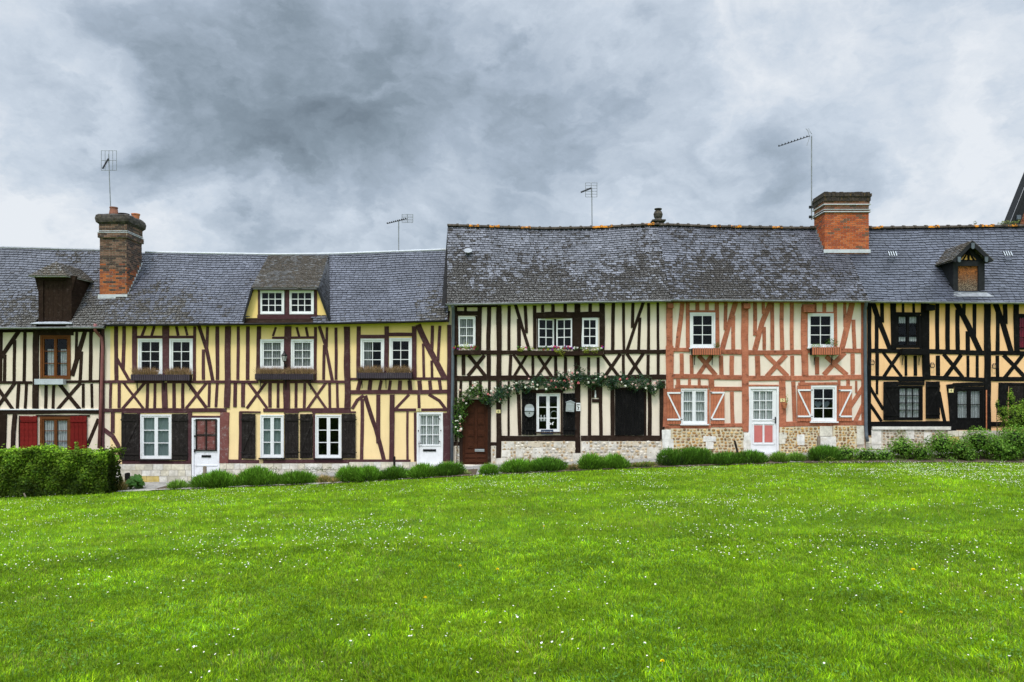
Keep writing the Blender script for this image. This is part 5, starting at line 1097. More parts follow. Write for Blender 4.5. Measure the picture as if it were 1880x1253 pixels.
def text_obj(s_, x, z, y, h, mat, parent, w=None, name='lettering'):
    cu = bpy.data.curves.new('lettering', 'FONT'); cu.body = s_; cu.align_x = 'CENTER'; cu.align_y = 'CENTER'; cu.size = h * 1.35; cu.extrude = .001
    o = bpy.data.objects.new('t', cu); C.objects.link(o); dg = bpy.context.evaluated_depsgraph_get(); me = bpy.data.meshes.new_from_object(o.evaluated_get(dg)); bpy.data.objects.remove(o)
    vs = np.array([v.co[:] for v in me.vertices]); sx = 1 if w is None else w / (vs[:, 0].max() - vs[:, 0].min())
    for v in me.vertices: a, b, c = v.co; v.co = (a * sx, -c, b)
    me.materials.clear(); me.materials.append(M[mat]); return link(name, me, (x, y, z), parent)
def plate(z, r, s_, mat, ink, label, cat, y=-.052, name='number_plate', w=None, hh=.75, group=None):
    x0, x1, z0, z1 = rect(z, *r); o = thing(name, ((x0 + x1) / 2, y, z0), label, cat, group); mb = MB(); mb.box(x0, x1, y - .008, y, z0, z1); mb.box(x0 + .006, x1 - .006, y - .0095, y - .008, z0 + .006, z1 - .006); mb.build('plate', M[mat], o)
    if s_: text_obj(s_, (x0 + x1) / 2, (z0 + z1) / 2, y - .012, (z1 - z0) * hh, ink, o, w)
    return o
plate(ZC, (975, 664, 1008, 684), '10', 'plate', 'ink', 'cream enamel number plate reading 10 over a white door', 'number plate'); plate(ZD, (372, 784, 402, 807), '6', 'plate', 'ink', 'cream enamel number plate reading 6 on the post by the arched door', 'number plate', y=-.055)
plate(ZH, (646, 662, 678, 688), '4', 'plate', 'ink', 'cream enamel number plate reading 4 on a black post', 'number plate', y=-.055); plate(Z1, (1431.5, 732, 1440, 738.5), '5', 'plate', 'ink', 'small cream number plate beside the pink-panelled door', 'number plate', y=-.055)
plate(ZD, (675, 918, 758, 950), 'La Maison du Roi', 'signblue', 'white', 'small dark blue sign with white lettering on the sill between the black shutters', 'sign', y=-.075, name='name_sign', w=.34, hh=.4)
pl = plate(ZE, (212, 738, 241, 792), None, 'white', 'ink', 'small white notice with a black figure on the dark post', 'sign', y=-.055, name='notice')
x0, x1, z0, z1 = rect(ZE, 212, 738, 241, 792); mb = MB(); mb.box(x0 + .02, x1 - .02, -.069, -.065, z1 - .075, z1 - .045); xm = (x0 + x1) / 2
for pts in ([(xm - .03, z1 - .10), (xm - .01, z1 - .10), (xm + .03, z0 + .03), (xm + .01, z0 + .03)], [(xm + .01, z1 - .14), (xm + .025, z1 - .13), (xm - .02, z0 + .04), (xm - .04, z0 + .03)], [(xm - .03, z1 - .11), (xm + .04, z1 - .15), (xm + .035, z1 - .165), (xm - .03, z1 - .13)]): mb.prism(pts[::-1], -.068, -.066)
mb.build('figure', M['ink'], pl)
# plant pot under plate 5
q = Z1(1441, 742); o = thing('wall_pot', (q[0], -.12, q[2] - .1), 'small terracotta wall pot with a yellow-flowered plant beside the pink-panelled door', 'flower pot'); mb = MB(); mb.lathe((q[0] - .05, -.12, q[2] - .14), [(.05, 0), (.09, .14), (.095, .17), (.07, .165)], 12); mb.build('pot', M['terracotta'], o)
V, Fq, K = foliage(70, (q[0] + .02, -.12, q[2] + .16), (.05, .05, .17), .035, [(.25, .32, .04), (.4, .4, .05), (.12, .22, .04)]); build_np('plant', V, Fq, K, M['leaf'], o, loc=(q[0], -.12, q[2]))
# letter boxes
x0, x1, z0, z1 = rect(ZD, 566, 745, 626, 833); xm = (x0 + x1) / 2; r_ = (x1 - x0) / 2; o = thing('mailbox', (xm, -.09, z0), 'rounded pale grey letter box on the left black shutter', 'letter box')
pts = [(xm + r_ * math.cos(t_), z0 + r_ + r_ * math.sin(t_)) for t_ in [math.pi + math.pi * k / 10 for k in range(11)]] + [(xm + r_ * math.cos(t_), z1 - r_ * .8 + r_ * .8 * math.sin(t_)) for t_ in [math.pi * k / 10 for k in range(11)]]
mb = MB(); mb.prism(pts, -.17, -.095); mb.build('box_body', M['mailbox'], o); mb = MB(); mb.box(x0 - .006, x1 + .006, -.195, -.171, (z0 + z1) / 2 - .01, (z0 + z1) / 2 + .09, j=.002); mb.build('flap', M['zincpale'], o)
mb = MB(); mb.box(x0, x1, -.18, -.171, (z0 + z1) / 2 - .03, (z0 + z1) / 2 - .014); mb.prism([(xm + .022 * math.cos(t_), (z0 + z1) / 2 - .085 + .022 * math.sin(t_)) for t_ in [2 * math.pi * k / 8 for k in range(8)]], -.178, -.171); mb.build('lock', M['ink'], o)
x0, x1, z0, z1 = rect(ZE, 138, 720, 198, 797); xm = (x0 + x1) / 2; o = thing('mailbox', (xm, -.09, z0), 'house-shaped grey letter box with a peaked lid, hanging tilted on the right black shutter', 'letter box')
tl = lambda p_: (xm + (p_[0] - xm) * .995 + (p_[2] - z0) * .06, p_[1], z0 + (p_[2] - z0) - (p_[0] - xm) * .06)
mb = MB(); mb.T = tl; mb.prism([(x0 + .01, z0), (x1 - .01, z0), (x1 - .01, z1 - .08), (xm, z1 - .02), (x0 + .01, z1 - .08)], -.17, -.095); mb.build('box_body', M['mailbox'], o)
mb = MB(); mb.T = tl; mb.prism([(x0 - .01, z1 - .085), (xm, z1 - .018), (x1 + .01, z1 - .085), (x1 + .01, z1 - .065), (xm, z1 + .004), (x0 - .01, z1 - .065)], -.19, -.095); mb.box(x0 + .03, x1 - .03, -.178, -.171, z1 - .14, z1 - .115); mb.box(xm - .05, xm + .05, -.176, -.171, z0 + .06, z0 + .10); mb.build('flap', M['zincpale'], o)
# ornaments behind the glass and in the niche
q = ZE(45, 878); mb = MB()
for s_ in (-1, 1):
    mb.prism([(q[0], q[2]), (q[0] + s_ * .06, q[2] + .06), (q[0] + s_ * .085, q[2] + .045), (q[0] + s_ * .05, q[2])][::s_], -.035, -.030); mb.prism([(q[0], q[2]), (q[0] + s_ * .05, q[2] - .005), (q[0] + s_ * .065, q[2] - .045), (q[0] + s_ * .03, q[2] - .04)][::-s_], -.0352, -.030)
tag(mb.build('butterfly_ornament', M['white']), 'small white butterfly ornament on the lower right window pane', 'ornament')
for i, (x, lab) in enumerate(((677, 'left of the two small white figurines standing in the ivory house window'), (700, 'right of the two small white figurines standing in the ivory house window'))):
    q = ZD(x, 842); mb = MB(); mb.lathe((q[0], .13, q[2] - .10), [(.045, 0), (.05, .03), (.022, .10), (.018, .13), (.03, .15), (.026, .19), (.01, .21)], 10); tag(mb.build('figurine', M['white']), lab, 'figurine', 'figurines in the window')
q = ZD(765, 820); mb = MB(); pts = [Vector((q[0] + .13 * math.cos(t_), .08, q[2] + .13 * math.sin(t_))) for t_ in [2 * math.pi * k / 20 for k in range(21)]]; mb.tube(pts, .018, 6); tag(mb.build('wire_wreath', M['mailbox']), 'round pale wreath hanging in the right casement between the black shutters', 'wreath')
for x, lab in ((545, 'left dark heart hanging in the window by the right salmon shutters'), (598, 'right dark heart hanging in the window by the right salmon shutters')):
    q = ZG(x, 770); pts = [(q[0] + .009 * 16 * math.sin(t_) ** 3 * .9, q[2] + .009 * (13 * math.cos(t_) - 5 * math.cos(2 * t_) - 2 * math.cos(3 * t_) - math.cos(4 * t_))) for t_ in [2 * math.pi * k / 20 for k in range(20)]][::-1]; mb = MB(); mb.prism(pts, .085, .10); tag(mb.build('heart_ornament', M['greyblue']), lab, 'ornament', 'hearts in the window')
x0, x1, z0, z1 = rect(ZE, 335, 645, 352, 702); mb = MB(); mb.lathe(((x0 + x1) / 2, .04, z0 - .005), [(.035, 0), (.04, .03), (.034, .12), (.02, .17), (.026, .20), (.022, .24), (.006, .26)], 10); tag(mb.build('statuette', M['lime'], smooth=True), 'small pale robed statuette standing in the pointed wall niche', 'statuette')

# ================================================================== TV aerials
def antenna(mast, boom, grid, Y, label, vert_grid=True, rung=.045, mr=.018):
    q = [P(x, y, Y) for x, y in mast]; o = thing('tv_antenna', q[0], label, 'TV aerial', 'television aerials above the roofs'); mb = MB(); mb.tube(q, mr, 6); mb.build('mast', M['zinc'], o)
    a = Vector(P(*boom[0], Y - .45)); b = Vector(P(*boom[1], Y)); a = Vector((a.x, a.y, a.z)); mb = MB(); mb.tube([a, b], .013, 5); n = 10; d = (b - a)
    for i in range(n):
        c = a + d * (i / n); L_ = rung * (1 + i * .03); mb.tube([c + Vector((-L_ * .35, -L_, 0)), c + Vector((L_ * .35, L_, 0))], .006, 4); mb.box(c.x - .016, c.x + .016, c.y - .016, c.y + .016, c.z - .008, c.z + .045)
    mb.build('boom', M['blackmetal'], o)
    if grid:
        x0, y0, x1, y1 = grid; mb = MB(); g = lambda x, y: P(x, y, Y + .06); nx, ny = (5, 3) if vert_grid else (3, 6)
        for i in range(nx): x = x0 + (x1 - x0) * i / (nx - 1); mb.tube([g(x, y0), g(x, y1)], .009, 4)
        for i in range(ny): y = y0 + (y1 - y0) * i / (ny - 1); mb.tube([g(x0, y), g(x1, y)], .009, 4)
        mb.build('reflector', M['zinc'], o)
    return o
antenna([(203, 380), (201, 330), (199.5, 283)], [(189, 310), (199.5, 292)], (186, 277, 214, 313), .85, 'TV aerial with a square wire reflector on the sooty left chimney')
antenna([(732, 463), (732, 404)], [(711, 411), (748, 402)], (738, 394, 758, 409), 2.05, 'low TV aerial on the yellow house ridge', False); antenna([(1087, 415), (1086.5, 348)], [(1067, 354), (1087, 346)], (1075, 336, 1096, 362), 2.05, 'TV aerial rising from the ridge of the ivory house', False)
o = antenna([(1490, 404), (1490, 250)], [(1430, 269), (1487, 250)], None, 1.75, 'tall TV aerial strapped to the left side of the red brick chimney', mr=.022)
mb = MB(); 
for s_ in (0, .06): mb.tube([P(1480, 237, 1.75 + s_), P(1484, 243, 1.75), P(1486, 251, 1.75), P(1484, 260, 1.75), P(1481, 268, 1.75 + s_)], .008, 5); mb.tube([P(1484 - 8 * s_ * 10, 236, 1.8 + s_), P(1491, 247, 1.8)], .005, 4)
mb.build('reflector', M['zinc'], o); mb = MB()
for py in (381, 399): mb.tube([P(1490, py, 1.75), P(1497, py + .5, 1.7)], .014, 5); q = P(1488, py, 1.72); mb.box(q[0] - .05, q[0] + .04, q[1] - .03, q[1] + .03, q[2] - .04, q[2] + .05)
mb.build('clamp', M['blackmetal'], o)

# ================================================================== climbing rose
path = [ZD(112, 960), ZD(118, 850), ZD(128, 790), ZD(150, 720), ZD(195, 672), ZD(250, 655), ZD(300, 690), ZD(345, 715), ZD(395, 700), ZD(420, 645), ZD(480, 640), ZD(530, 635), ZD(600, 612), ZD(680, 597), ZD(760, 612), ZD(848, 602), ZE(90, 600), ZE(170, 575), ZE(235, 555), ZE(290, 590), ZE(340, 585), ZE(420, 595), ZE(490, 590), ZE(560, 598), ZE(620, 600), ZE(680, 610), ZE(740, 640), ZE(790, 610)]
wd = [.10, .12, .16, .19, .17, .17, .16, .15, .16, .16, .15, .12, .13, .15, .15, .15, .17, .19, .22, .17, .14, .15, .14, .13, .17, .17, .11, .09]
loc = (path[0][0], -.15, gz(path[0][0])); ro = thing('climbing_rose', loc, 'climbing rose garland trained over the arched door and along the ivory house front', 'climbing plant')
wd = [v * 1.75 for v in wd]; pa = np.array([(p_[0], -.15, p_[2]) for p_ in path]); mb = MB(); mb.tube([(path[0][0] - .03, -.10, loc[2])] + [tuple(v) for v in pa], .016, 6); mb.build('stem', M['stem'], ro)
L_ = []; bl_pts = []
for i in range(len(pa) - 1):
    n = int(np.linalg.norm(pa[i + 1] - pa[i]) * 1500); f_ = rng.random(n)[:, None]; r_ = (wd[i] + (wd[i + 1] - wd[i]) * f_[:, 0]); d = unit(rng.normal(size=(n, 3))) * (rng.random((n, 1)) ** .55); p_ = pa[i] + (pa[i + 1] - pa[i]) * f_ + d * np.stack([r_, r_ * .55, r_], 1)
    p_ += np.stack([.05 * np.sin(p_[:, 2] * 23), np.zeros(n), .06 * np.sin(p_[:, 0] * 9) + .04 * np.sin(p_[:, 0] * 21)], 1); p_[:, 1] = np.minimum(p_[:, 1], -.055)
    cols = [(.018, .055, .030), (.03, .08, .05), (.012, .035, .02), (.06, .13, .04), (.08, .11, .09)] if i > 5 else [(.02, .06, .02), (.05, .12, .02), (.012, .04, .012), (.12, .22, .04)]
    L_.append(leaf_mesh(p_, unit(d + rng.normal(scale=.6, size=(n, 3)) + [0, -.4, .3]), rng.uniform(.035, .075, n), pick(cols, n, .35))); bl_pts.append((i, n))
V, Fq, K = cat_np(L_); build_np('leaves', V, Fq, K, M['leaf'], ro, loc=loc)
bm_ = []
for cname, col in (('white', (.82, .80, .68)), ('blush', (.80, .50, .44)), ('pink', (.72, .20, .20)), ('red', (.38, .04, .05))):
    c4 = foliage(26, (0, 0, 0), (.032, .026, .032), .042, [col, tuple(min(1, v * 1.1) for v in col)], .95); bm_.append(c4)
protos = {}
for k in range(96):
    i = random.choices(range(len(pa) - 1), weights=[np.linalg.norm(pa[j_ + 1] - pa[j_]) * (1.7 if j_ < 6 else 1) for j_ in range(len(pa) - 1)])[0]; f_ = random.random(); c = pa[i] + (pa[i + 1] - pa[i]) * f_; r_ = wd[i] * .95; a = random.random() * 6.28; rr = math.sqrt(random.random())
    p_ = (c[0] + r_ * rr * math.cos(a), c[1] - random.uniform(.05, .11), c[2] + r_ * rr * math.sin(a)); ci = random.choices(range(4), weights=[8, 2, .6, .3] if i < 6 else [5, 4, 1.0, .2])[0]
    if ci not in protos: V, Fq, K = bm_[ci]; b_ = build_np('rose_blossom', V, Fq, K, M['petal'], ro, loc=(0, 0, 0)); b_.location = tuple(np.array(p_) - ORG[ro.name]); protos[ci] = b_
    else: b_ = protos[ci].copy(); C.objects.link(b_); b_.parent = ro; b_.location = tuple(np.array(p_) - ORG[ro.name]); b_.rotation_euler = (random.random(), random.random() * 3, 0); s_ = random.uniform(.7, 1.25); b_.scale = (s_, s_, s_)

# ================================================================== planting along the path
def place(px, Y): return (px - 940) * (CD + Y) / F
def ztop(py, Y): return CZ + (730 - py) * (CD + Y) / F
def mound(name, pxa, pxb, pyt, Y, label, cols, cat='shrub', group='clipped green bushes along the path', L_=.13, w=.020, dens=3600, ry=.42, spread=.9, up=.6):
    Y -= .28
    xa, xb = place(pxa, Y), place(pxb, Y); xm = (xa + xb) / 2; zg = float(ground(xm, Y)) - .03; h = max(.12, ztop(pyt, Y) - zg - L_ * .25); rx = (xb - xa) / 2
    o = thing(name, (xm, Y, zg), label, cat, group); mb = MB(); mb.lathe((xm, Y, zg), [(.001, 0), (.3, .02)], 6)
    L2 = []; nb_ = max(1, int(round((xb - xa) / .5)))
    for i in range(nb_):
        cx = xa + (xb - xa) * (i + .5) / nb_ + (random.uniform(-.14, .14) if nb_ > 1 else 0); r_ = np.array([rx / nb_ * (1.12 if nb_ == 1 else random.uniform(1.5, 2.3)), ry * random.uniform(.6, 1.05), h * random.uniform(.70, 1.08)]); r_[0] = min(r_[0], (xb - xa) * .5); cx = min(max(cx, xa + r_[0] * .92), xb - r_[0] * .92); r_[2] *= (1 - .12 * (i in (0, nb_ - 1)) * (nb_ > 1))
        cy = Y + random.uniform(-.12, .12); n = int(dens * (r_[0] * r_[2] + r_[0] * r_[1] + r_[1] * r_[2]) * 1.0)
        L2.append(blades(n, (cx, cy, zg), r_, L_, w, cols, spread, up)); mb = MB(); mb.blob((cx, cy, zg), tuple(r_ * .62), (.01, .02, .006), j=.05, n=12, rows=5)
        core = mb.build('inner_branches', M['leaf'], o)
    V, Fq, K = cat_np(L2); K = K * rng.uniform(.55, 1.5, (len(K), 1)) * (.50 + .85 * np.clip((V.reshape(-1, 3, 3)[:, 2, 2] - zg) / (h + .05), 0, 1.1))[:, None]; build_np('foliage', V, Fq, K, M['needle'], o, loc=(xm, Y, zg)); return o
G1 = [(.085, .20, .014), (.12, .27, .022), (.05, .125, .01), (.16, .31, .035)]; G2 = [(.06, .15, .016), (.09, .20, .02), (.035, .09, .01)]; G3 = [(.12, .22, .03), (.16, .28, .04), (.08, .16, .02)]
BR = [(.30, .20, .08), (.22, .15, .06), (.15, .16, .04), (.36, .26, .12)]
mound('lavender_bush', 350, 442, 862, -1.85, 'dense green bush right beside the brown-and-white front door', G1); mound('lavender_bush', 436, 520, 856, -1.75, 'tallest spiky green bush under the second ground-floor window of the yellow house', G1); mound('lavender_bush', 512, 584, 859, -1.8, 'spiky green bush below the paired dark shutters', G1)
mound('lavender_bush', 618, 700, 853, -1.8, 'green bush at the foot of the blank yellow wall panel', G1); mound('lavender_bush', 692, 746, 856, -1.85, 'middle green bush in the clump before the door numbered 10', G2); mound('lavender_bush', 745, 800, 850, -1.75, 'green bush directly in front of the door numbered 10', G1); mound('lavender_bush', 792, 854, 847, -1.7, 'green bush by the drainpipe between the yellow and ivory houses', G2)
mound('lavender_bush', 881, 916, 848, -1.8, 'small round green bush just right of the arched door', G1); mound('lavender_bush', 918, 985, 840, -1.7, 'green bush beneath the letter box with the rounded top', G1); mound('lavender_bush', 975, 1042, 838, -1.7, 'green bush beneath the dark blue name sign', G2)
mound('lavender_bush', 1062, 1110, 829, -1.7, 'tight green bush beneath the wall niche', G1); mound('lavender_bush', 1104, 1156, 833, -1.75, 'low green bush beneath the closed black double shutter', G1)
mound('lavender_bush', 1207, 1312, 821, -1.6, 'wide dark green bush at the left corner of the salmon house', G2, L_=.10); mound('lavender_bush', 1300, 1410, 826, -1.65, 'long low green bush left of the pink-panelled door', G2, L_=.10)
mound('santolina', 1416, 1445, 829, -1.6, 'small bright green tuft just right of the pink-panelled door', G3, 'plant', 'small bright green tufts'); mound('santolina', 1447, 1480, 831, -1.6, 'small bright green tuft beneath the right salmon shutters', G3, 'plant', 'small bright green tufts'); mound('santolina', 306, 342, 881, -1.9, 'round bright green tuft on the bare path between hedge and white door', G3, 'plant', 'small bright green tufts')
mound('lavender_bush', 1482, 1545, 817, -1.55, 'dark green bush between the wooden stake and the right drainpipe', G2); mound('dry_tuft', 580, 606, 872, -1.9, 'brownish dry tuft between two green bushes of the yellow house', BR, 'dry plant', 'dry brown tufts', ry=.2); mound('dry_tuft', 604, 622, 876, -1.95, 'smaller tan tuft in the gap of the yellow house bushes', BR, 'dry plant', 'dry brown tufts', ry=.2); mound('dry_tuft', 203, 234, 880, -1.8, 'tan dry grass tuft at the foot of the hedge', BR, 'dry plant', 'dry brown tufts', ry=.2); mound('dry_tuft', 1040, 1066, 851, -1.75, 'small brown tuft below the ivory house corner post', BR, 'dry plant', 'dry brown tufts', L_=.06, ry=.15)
mound('dry_tuft', 852, 866, 862, -1.9, 'pale green tuft before the arched door step', [(.22, .26, .08)], 'dry plant', 'dry brown tufts', L_=.08, ry=.1, dens=2500); mound('dry_tuft', 1156, 1206, 846, -1.8, 'low mixed green and brown ground plant left of the salmon house', BR + G3, 'dry plant', 'dry brown tufts', L_=.06, ry=.2)

def leafy(name, blobs, label, cols, cat, s_=.06, dens=1500, group=None, core=True, asp=.6, twigs=True):
    """blobs: (px, py_centre, rx_m, rz_m, Y)"""
    b0 = blobs[0]; xm = place(b0[0], b0[4]); loc = (xm, b0[4], float(ground(xm, b0[4])) - .02); o = thing(name, loc, label, cat, group); L2 = []; mb = MB(); st = MB()
    for (px, py, rx, rz, Y) in blobs:
        c = (place(px, Y), Y, ztop(py, Y)); n = int(dens * rx * rz * 6); d = unit(rng.normal(size=(n, 3))); k = rng.uniform(.35, 1.08, n) ** .5; p_ = np.array(c) + d * k[:, None] * np.array([rx, min(rx, .55), rz]); 
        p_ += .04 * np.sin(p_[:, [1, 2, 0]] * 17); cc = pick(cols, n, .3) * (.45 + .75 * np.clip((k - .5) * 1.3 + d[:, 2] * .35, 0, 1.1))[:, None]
        L2.append(leaf_mesh(p_, unit(d + rng.normal(scale=.55, size=(n, 3)) + [0, -.2, .4]), rng.uniform(.55, 1.3, n) * s_, cc, asp))
        if core: mb.blob(c, (rx * .55, min(rx, .5) * .5, rz * .55), (.008, .018, .006), j=.1, n=10, rows=5)
        if twigs: st.tube([(c[0] + random.uniform(-.05, .05), Y, loc[2]), (c[0], Y, c[2])], .012, 5)
    V, Fq, K = cat_np(L2); build_np('foliage', V, Fq, K, M['leaf'], o, loc=loc)
    if core: mb.build('inner_branches', M['leaf'], o)
    if twigs: st.build('stem', M['stem'], o)
    return o
RG = [(.09, .21, .02), (.13, .28, .03), (.055, .135, .015), (.20, .34, .05)]
gs = 'rose bushes along the right-hand flower bed'
leafy('rose_bush', [(1552, 834, .46, .26, -1.7), (1592, 836, .42, .24, -1.8), (1622, 838, .35, .24, -1.8)], 'low leafy bush just right of the right drainpipe', RG, 'shrub', group=gs); leafy('rose_bush', [(1656, 824, .46, .36, -1.7), (1690, 832, .42, .30, -1.85)], 'loose leafy bush beneath the small-paned black window', RG, 'shrub', group=gs)
leafy('rose_bush', [(1728, 818, .48, .42, -1.7), (1762, 826, .42, .36, -1.85)], 'leafy bush under the number plate reading 4', RG, 'shrub', group=gs); leafy('rose_bush', [(1796, 812, .50, .48, -1.75), (1828, 822, .45, .4, -1.9), (1775, 836, .3, .2, -2.0)], 'leafy bush in front of the double glazed door', RG, 'shrub', group=gs); leafy('rose_bush', [(1866, 810, .60, .50, -1.8), (1905, 812, .6, .5, -1.8), (1960, 812, .6, .5, -1.8), (1850, 832, .4, .25, -2.0)], 'dark leafy bush at the right end of the flower bed', RG, 'shrub', group=gs)
leafy('tall_shrub', [(1868, 772, .50, .50, -1.0), (1900, 760, .6, .6, -1.0), (1855, 735, .10, .34, -1.0), (1842, 760, .14, .28, -1.0), (1830, 745, .05, .2, -1.0)], 'tall yellow-green shrub rising before the far right door', [(.16, .28, .02), (.24, .36, .04), (.10, .20, .02)], 'shrub', .055)
leafy('white_flowering_bush', [(1655, 800, .20, .18, -1.35), (1728, 800, .16, .16, -1.35)], 'pale green feathery bush against the low plinth of the orange house', [(.30, .38, .18), (.22, .32, .10), (.5, .5, .35)], 'shrub', .035, 1300, core=False)
leafy('rhubarb_plant', [(248, 887, .28, .20, -1.7)], 'broad-leaved green plant beside the hedge end', [(.06, .16, .03), (.09, .20, .05)], 'plant', .19, 260, core=False, asp=.9)
leafy('low_herb', [(1520, 846, .3, .10, -2.2), (1570, 848, .3, .08, -2.2)], 'low yellow-green herbs at the edge of the lawn near the right drainpipe', [(.25, .32, .04), (.14, .24, .03)], 'plant', .04, 1500, core=False, twigs=False)
leafy('low_herb', [(1640, 848, .4, .10, -2.2), (1745, 848, .3, .12, -2.2), (1830, 850, .3, .10, -2.2)], 'low leafy herbs below the rose bushes at the lawn edge', [(.14, .26, .04), (.10, .20, .03)], 'plant', .045, 1300, core=False, twigs=False)
leafy('dark_groundcover', [(575, 862, .35, .10, -1.0), (600, 863, .3, .09, -1.0), (500, 862, .3, .08, -1.0)], 'dark creeping plant at the plinth under the shuttered windows', [(.05, .06, .03), (.07, .10, .03)], 'plant', .03, 1500, core=False, twigs=False)
# hedge
hx0, hx1, hy0, hy1 = XL, place(198, -2.9), -3.05, -2.05; hzt = lambda x: .62 + .06 * np.sin(x * 2.1) + .05 * np.sin(x * 5.3 + 1); hzb = lambda x: ground(x, -2.6) - .03
n = 26000; hx = rng.uniform(hx0, hx1, n); fr_ = rng.random(n); top = fr_ < .28; rt = (fr_ > .28) & (fr_ < .36); v_ = rng.random(n) ** .9; zb_ = hzb(hx); zt_ = hzt(hx); Y_ = np.where(top, rng.uniform(hy0, hy1, n), hy0 + rng.exponential(.06, n)); Z_ = np.where(top, zt_ - rng.exponential(.06, n), zb_ + (zt_ - zb_) * v_); Y_ = np.where(rt, rng.uniform(hy0, hy1, n), Y_); X_ = np.where(rt, hx1 - rng.exponential(.07, n), hx)
bul = .07 * np.sin(X_ * 3.1 + Z_ * 2.3) + .05 * np.sin(X_ * 7.7 - Z_ * 5.1); Y_ = np.where(top, Y_, Y_ + bul); X_ = np.where(rt, X_ + .07 * np.sin(Z_ * 5 + Y_ * 7), X_); rnd = np.clip((Z_ - (zt_ - .22)) / .22, 0, 1); Y_ = np.where(top, Y_, Y_ + .12 * rnd ** 2)
sh_ = rng.random(n) < .03; Z_ = np.where(sh_ & top, Z_ + rng.uniform(.02, .16, n) , Z_)
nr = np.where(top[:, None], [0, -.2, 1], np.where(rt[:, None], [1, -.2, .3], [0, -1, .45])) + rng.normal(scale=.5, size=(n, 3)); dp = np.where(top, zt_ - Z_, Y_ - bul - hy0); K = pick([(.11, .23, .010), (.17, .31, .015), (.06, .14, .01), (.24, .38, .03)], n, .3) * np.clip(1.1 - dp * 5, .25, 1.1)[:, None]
K *= np.where(top, 1.3, .22 + .70 * v_ ** 1.8)[:, None] * (1 + .25 * np.sin(X_ * 4.3 + Z_ * 6))[:, None]  # light painted into the leaves: bright top, front darkening towards the ground
loc = ((hx0 + hx1) / 2, -2.55, float(ground(-16, -2.6))); hg = thing('hedge', loc, 'clipped leafy green hedge in front of the cream house', 'hedge')
V, Fq, K2 = leaf_mesh(np.stack([X_, Y_, Z_], 1), unit(nr), rng.uniform(.045, .10, n), K, .6); build_np('foliage', V, Fq, K2, M['leaf'], hg, loc=loc)
mb = MB(); xs_ = np.linspace(hx0, hx1 - .14, 24)
for a, b in zip(xs_, xs_[1:]):
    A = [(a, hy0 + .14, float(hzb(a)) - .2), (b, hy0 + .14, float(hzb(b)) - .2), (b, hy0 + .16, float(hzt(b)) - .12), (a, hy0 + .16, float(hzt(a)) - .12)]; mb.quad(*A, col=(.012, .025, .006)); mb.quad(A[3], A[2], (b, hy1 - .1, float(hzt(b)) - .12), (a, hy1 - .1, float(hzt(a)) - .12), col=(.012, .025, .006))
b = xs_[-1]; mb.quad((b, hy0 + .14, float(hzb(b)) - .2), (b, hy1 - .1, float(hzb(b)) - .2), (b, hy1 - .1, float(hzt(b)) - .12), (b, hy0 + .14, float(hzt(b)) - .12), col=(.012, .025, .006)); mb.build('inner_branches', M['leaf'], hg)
L2 = []
for px, py in ((66, 832), (142, 820), (75, 828), (196, 838), (140, 815), (8, 836), (215, 838), (60, 822)):
    c = (place(px, -2.7), -2.7, ztop(py, -2.7) - .04); L2.append(foliage(34, c, (.06, .06, .13), .07, [(.18, .32, .03), (.12, .24, .02)]))
V, Fq, K = cat_np(L2); build_np('new_shoots', V, Fq, K, M['leaf'], hg, loc=loc)
# stakes and sticks
def stake(px, pyt, pyb, Y, w, label, tilt=0, mat='w_soft', name='wooden_stake'):
    x = place(px, Y); z1 = ztop(pyt, Y); z0 = min(float(ground(x, Y)), ztop(pyb, Y)) - .05; mb = MB(); mb.T = lambda p_: (p_[0] + (p_[2] - z0) * tilt, p_[1], p_[2]); mb.prism([(x - w, z0), (x + w, z0), (x + w * .95, z1 - .03), (x + w * .3, z1), (x - w * .6, z1 - .01), (x - w, z1 - .04)], Y - w, Y + w); return tag(mb.build(name, M[mat]), label, 'stake', 'short wooden stakes')
stake(376, 856, 880, -1.2, .045, 'short grey wooden stake in front of the brown-and-white front door'); stake(234, 868, 895, -1.3, .06, 'stubby dark wooden stake behind the broad-leaved plant', mat='w_grey'); stake(1357, 809, 826, -.5, .03, 'thin dark leaning stake by the salmon house flint wall', -.25, 'w_grey'); stake(1503, 801, 822, -.6, .045, 'grey rounded wooden post before the white stones under the heart window'); stake(724, 838, 852, -.3, .035, 'small stake against the sill beam left of the door numbered 10', mat='w_grey')
mb = MB(); x = place(45, -3.25); z = float(ground(x, -3.25)); mb.tube([(x + .06, -3.25, z - .03), (x - .05, -3.2, z + .13)], .022, 6); tag(mb.build('broken_stick', M['w_soft']), 'pale broken stick leaning at the foot of the hedge', 'stick')
q = (place(233, -.1), -.10, float(ground(place(233, -.1), -.1))); mb = MB(); mb.tube([(q[0], -.1, q[2] - .05), (q[0], -.1, q[2] + .32)], .045, 8); mb.build('pipe_end', M['terradark'], h2)

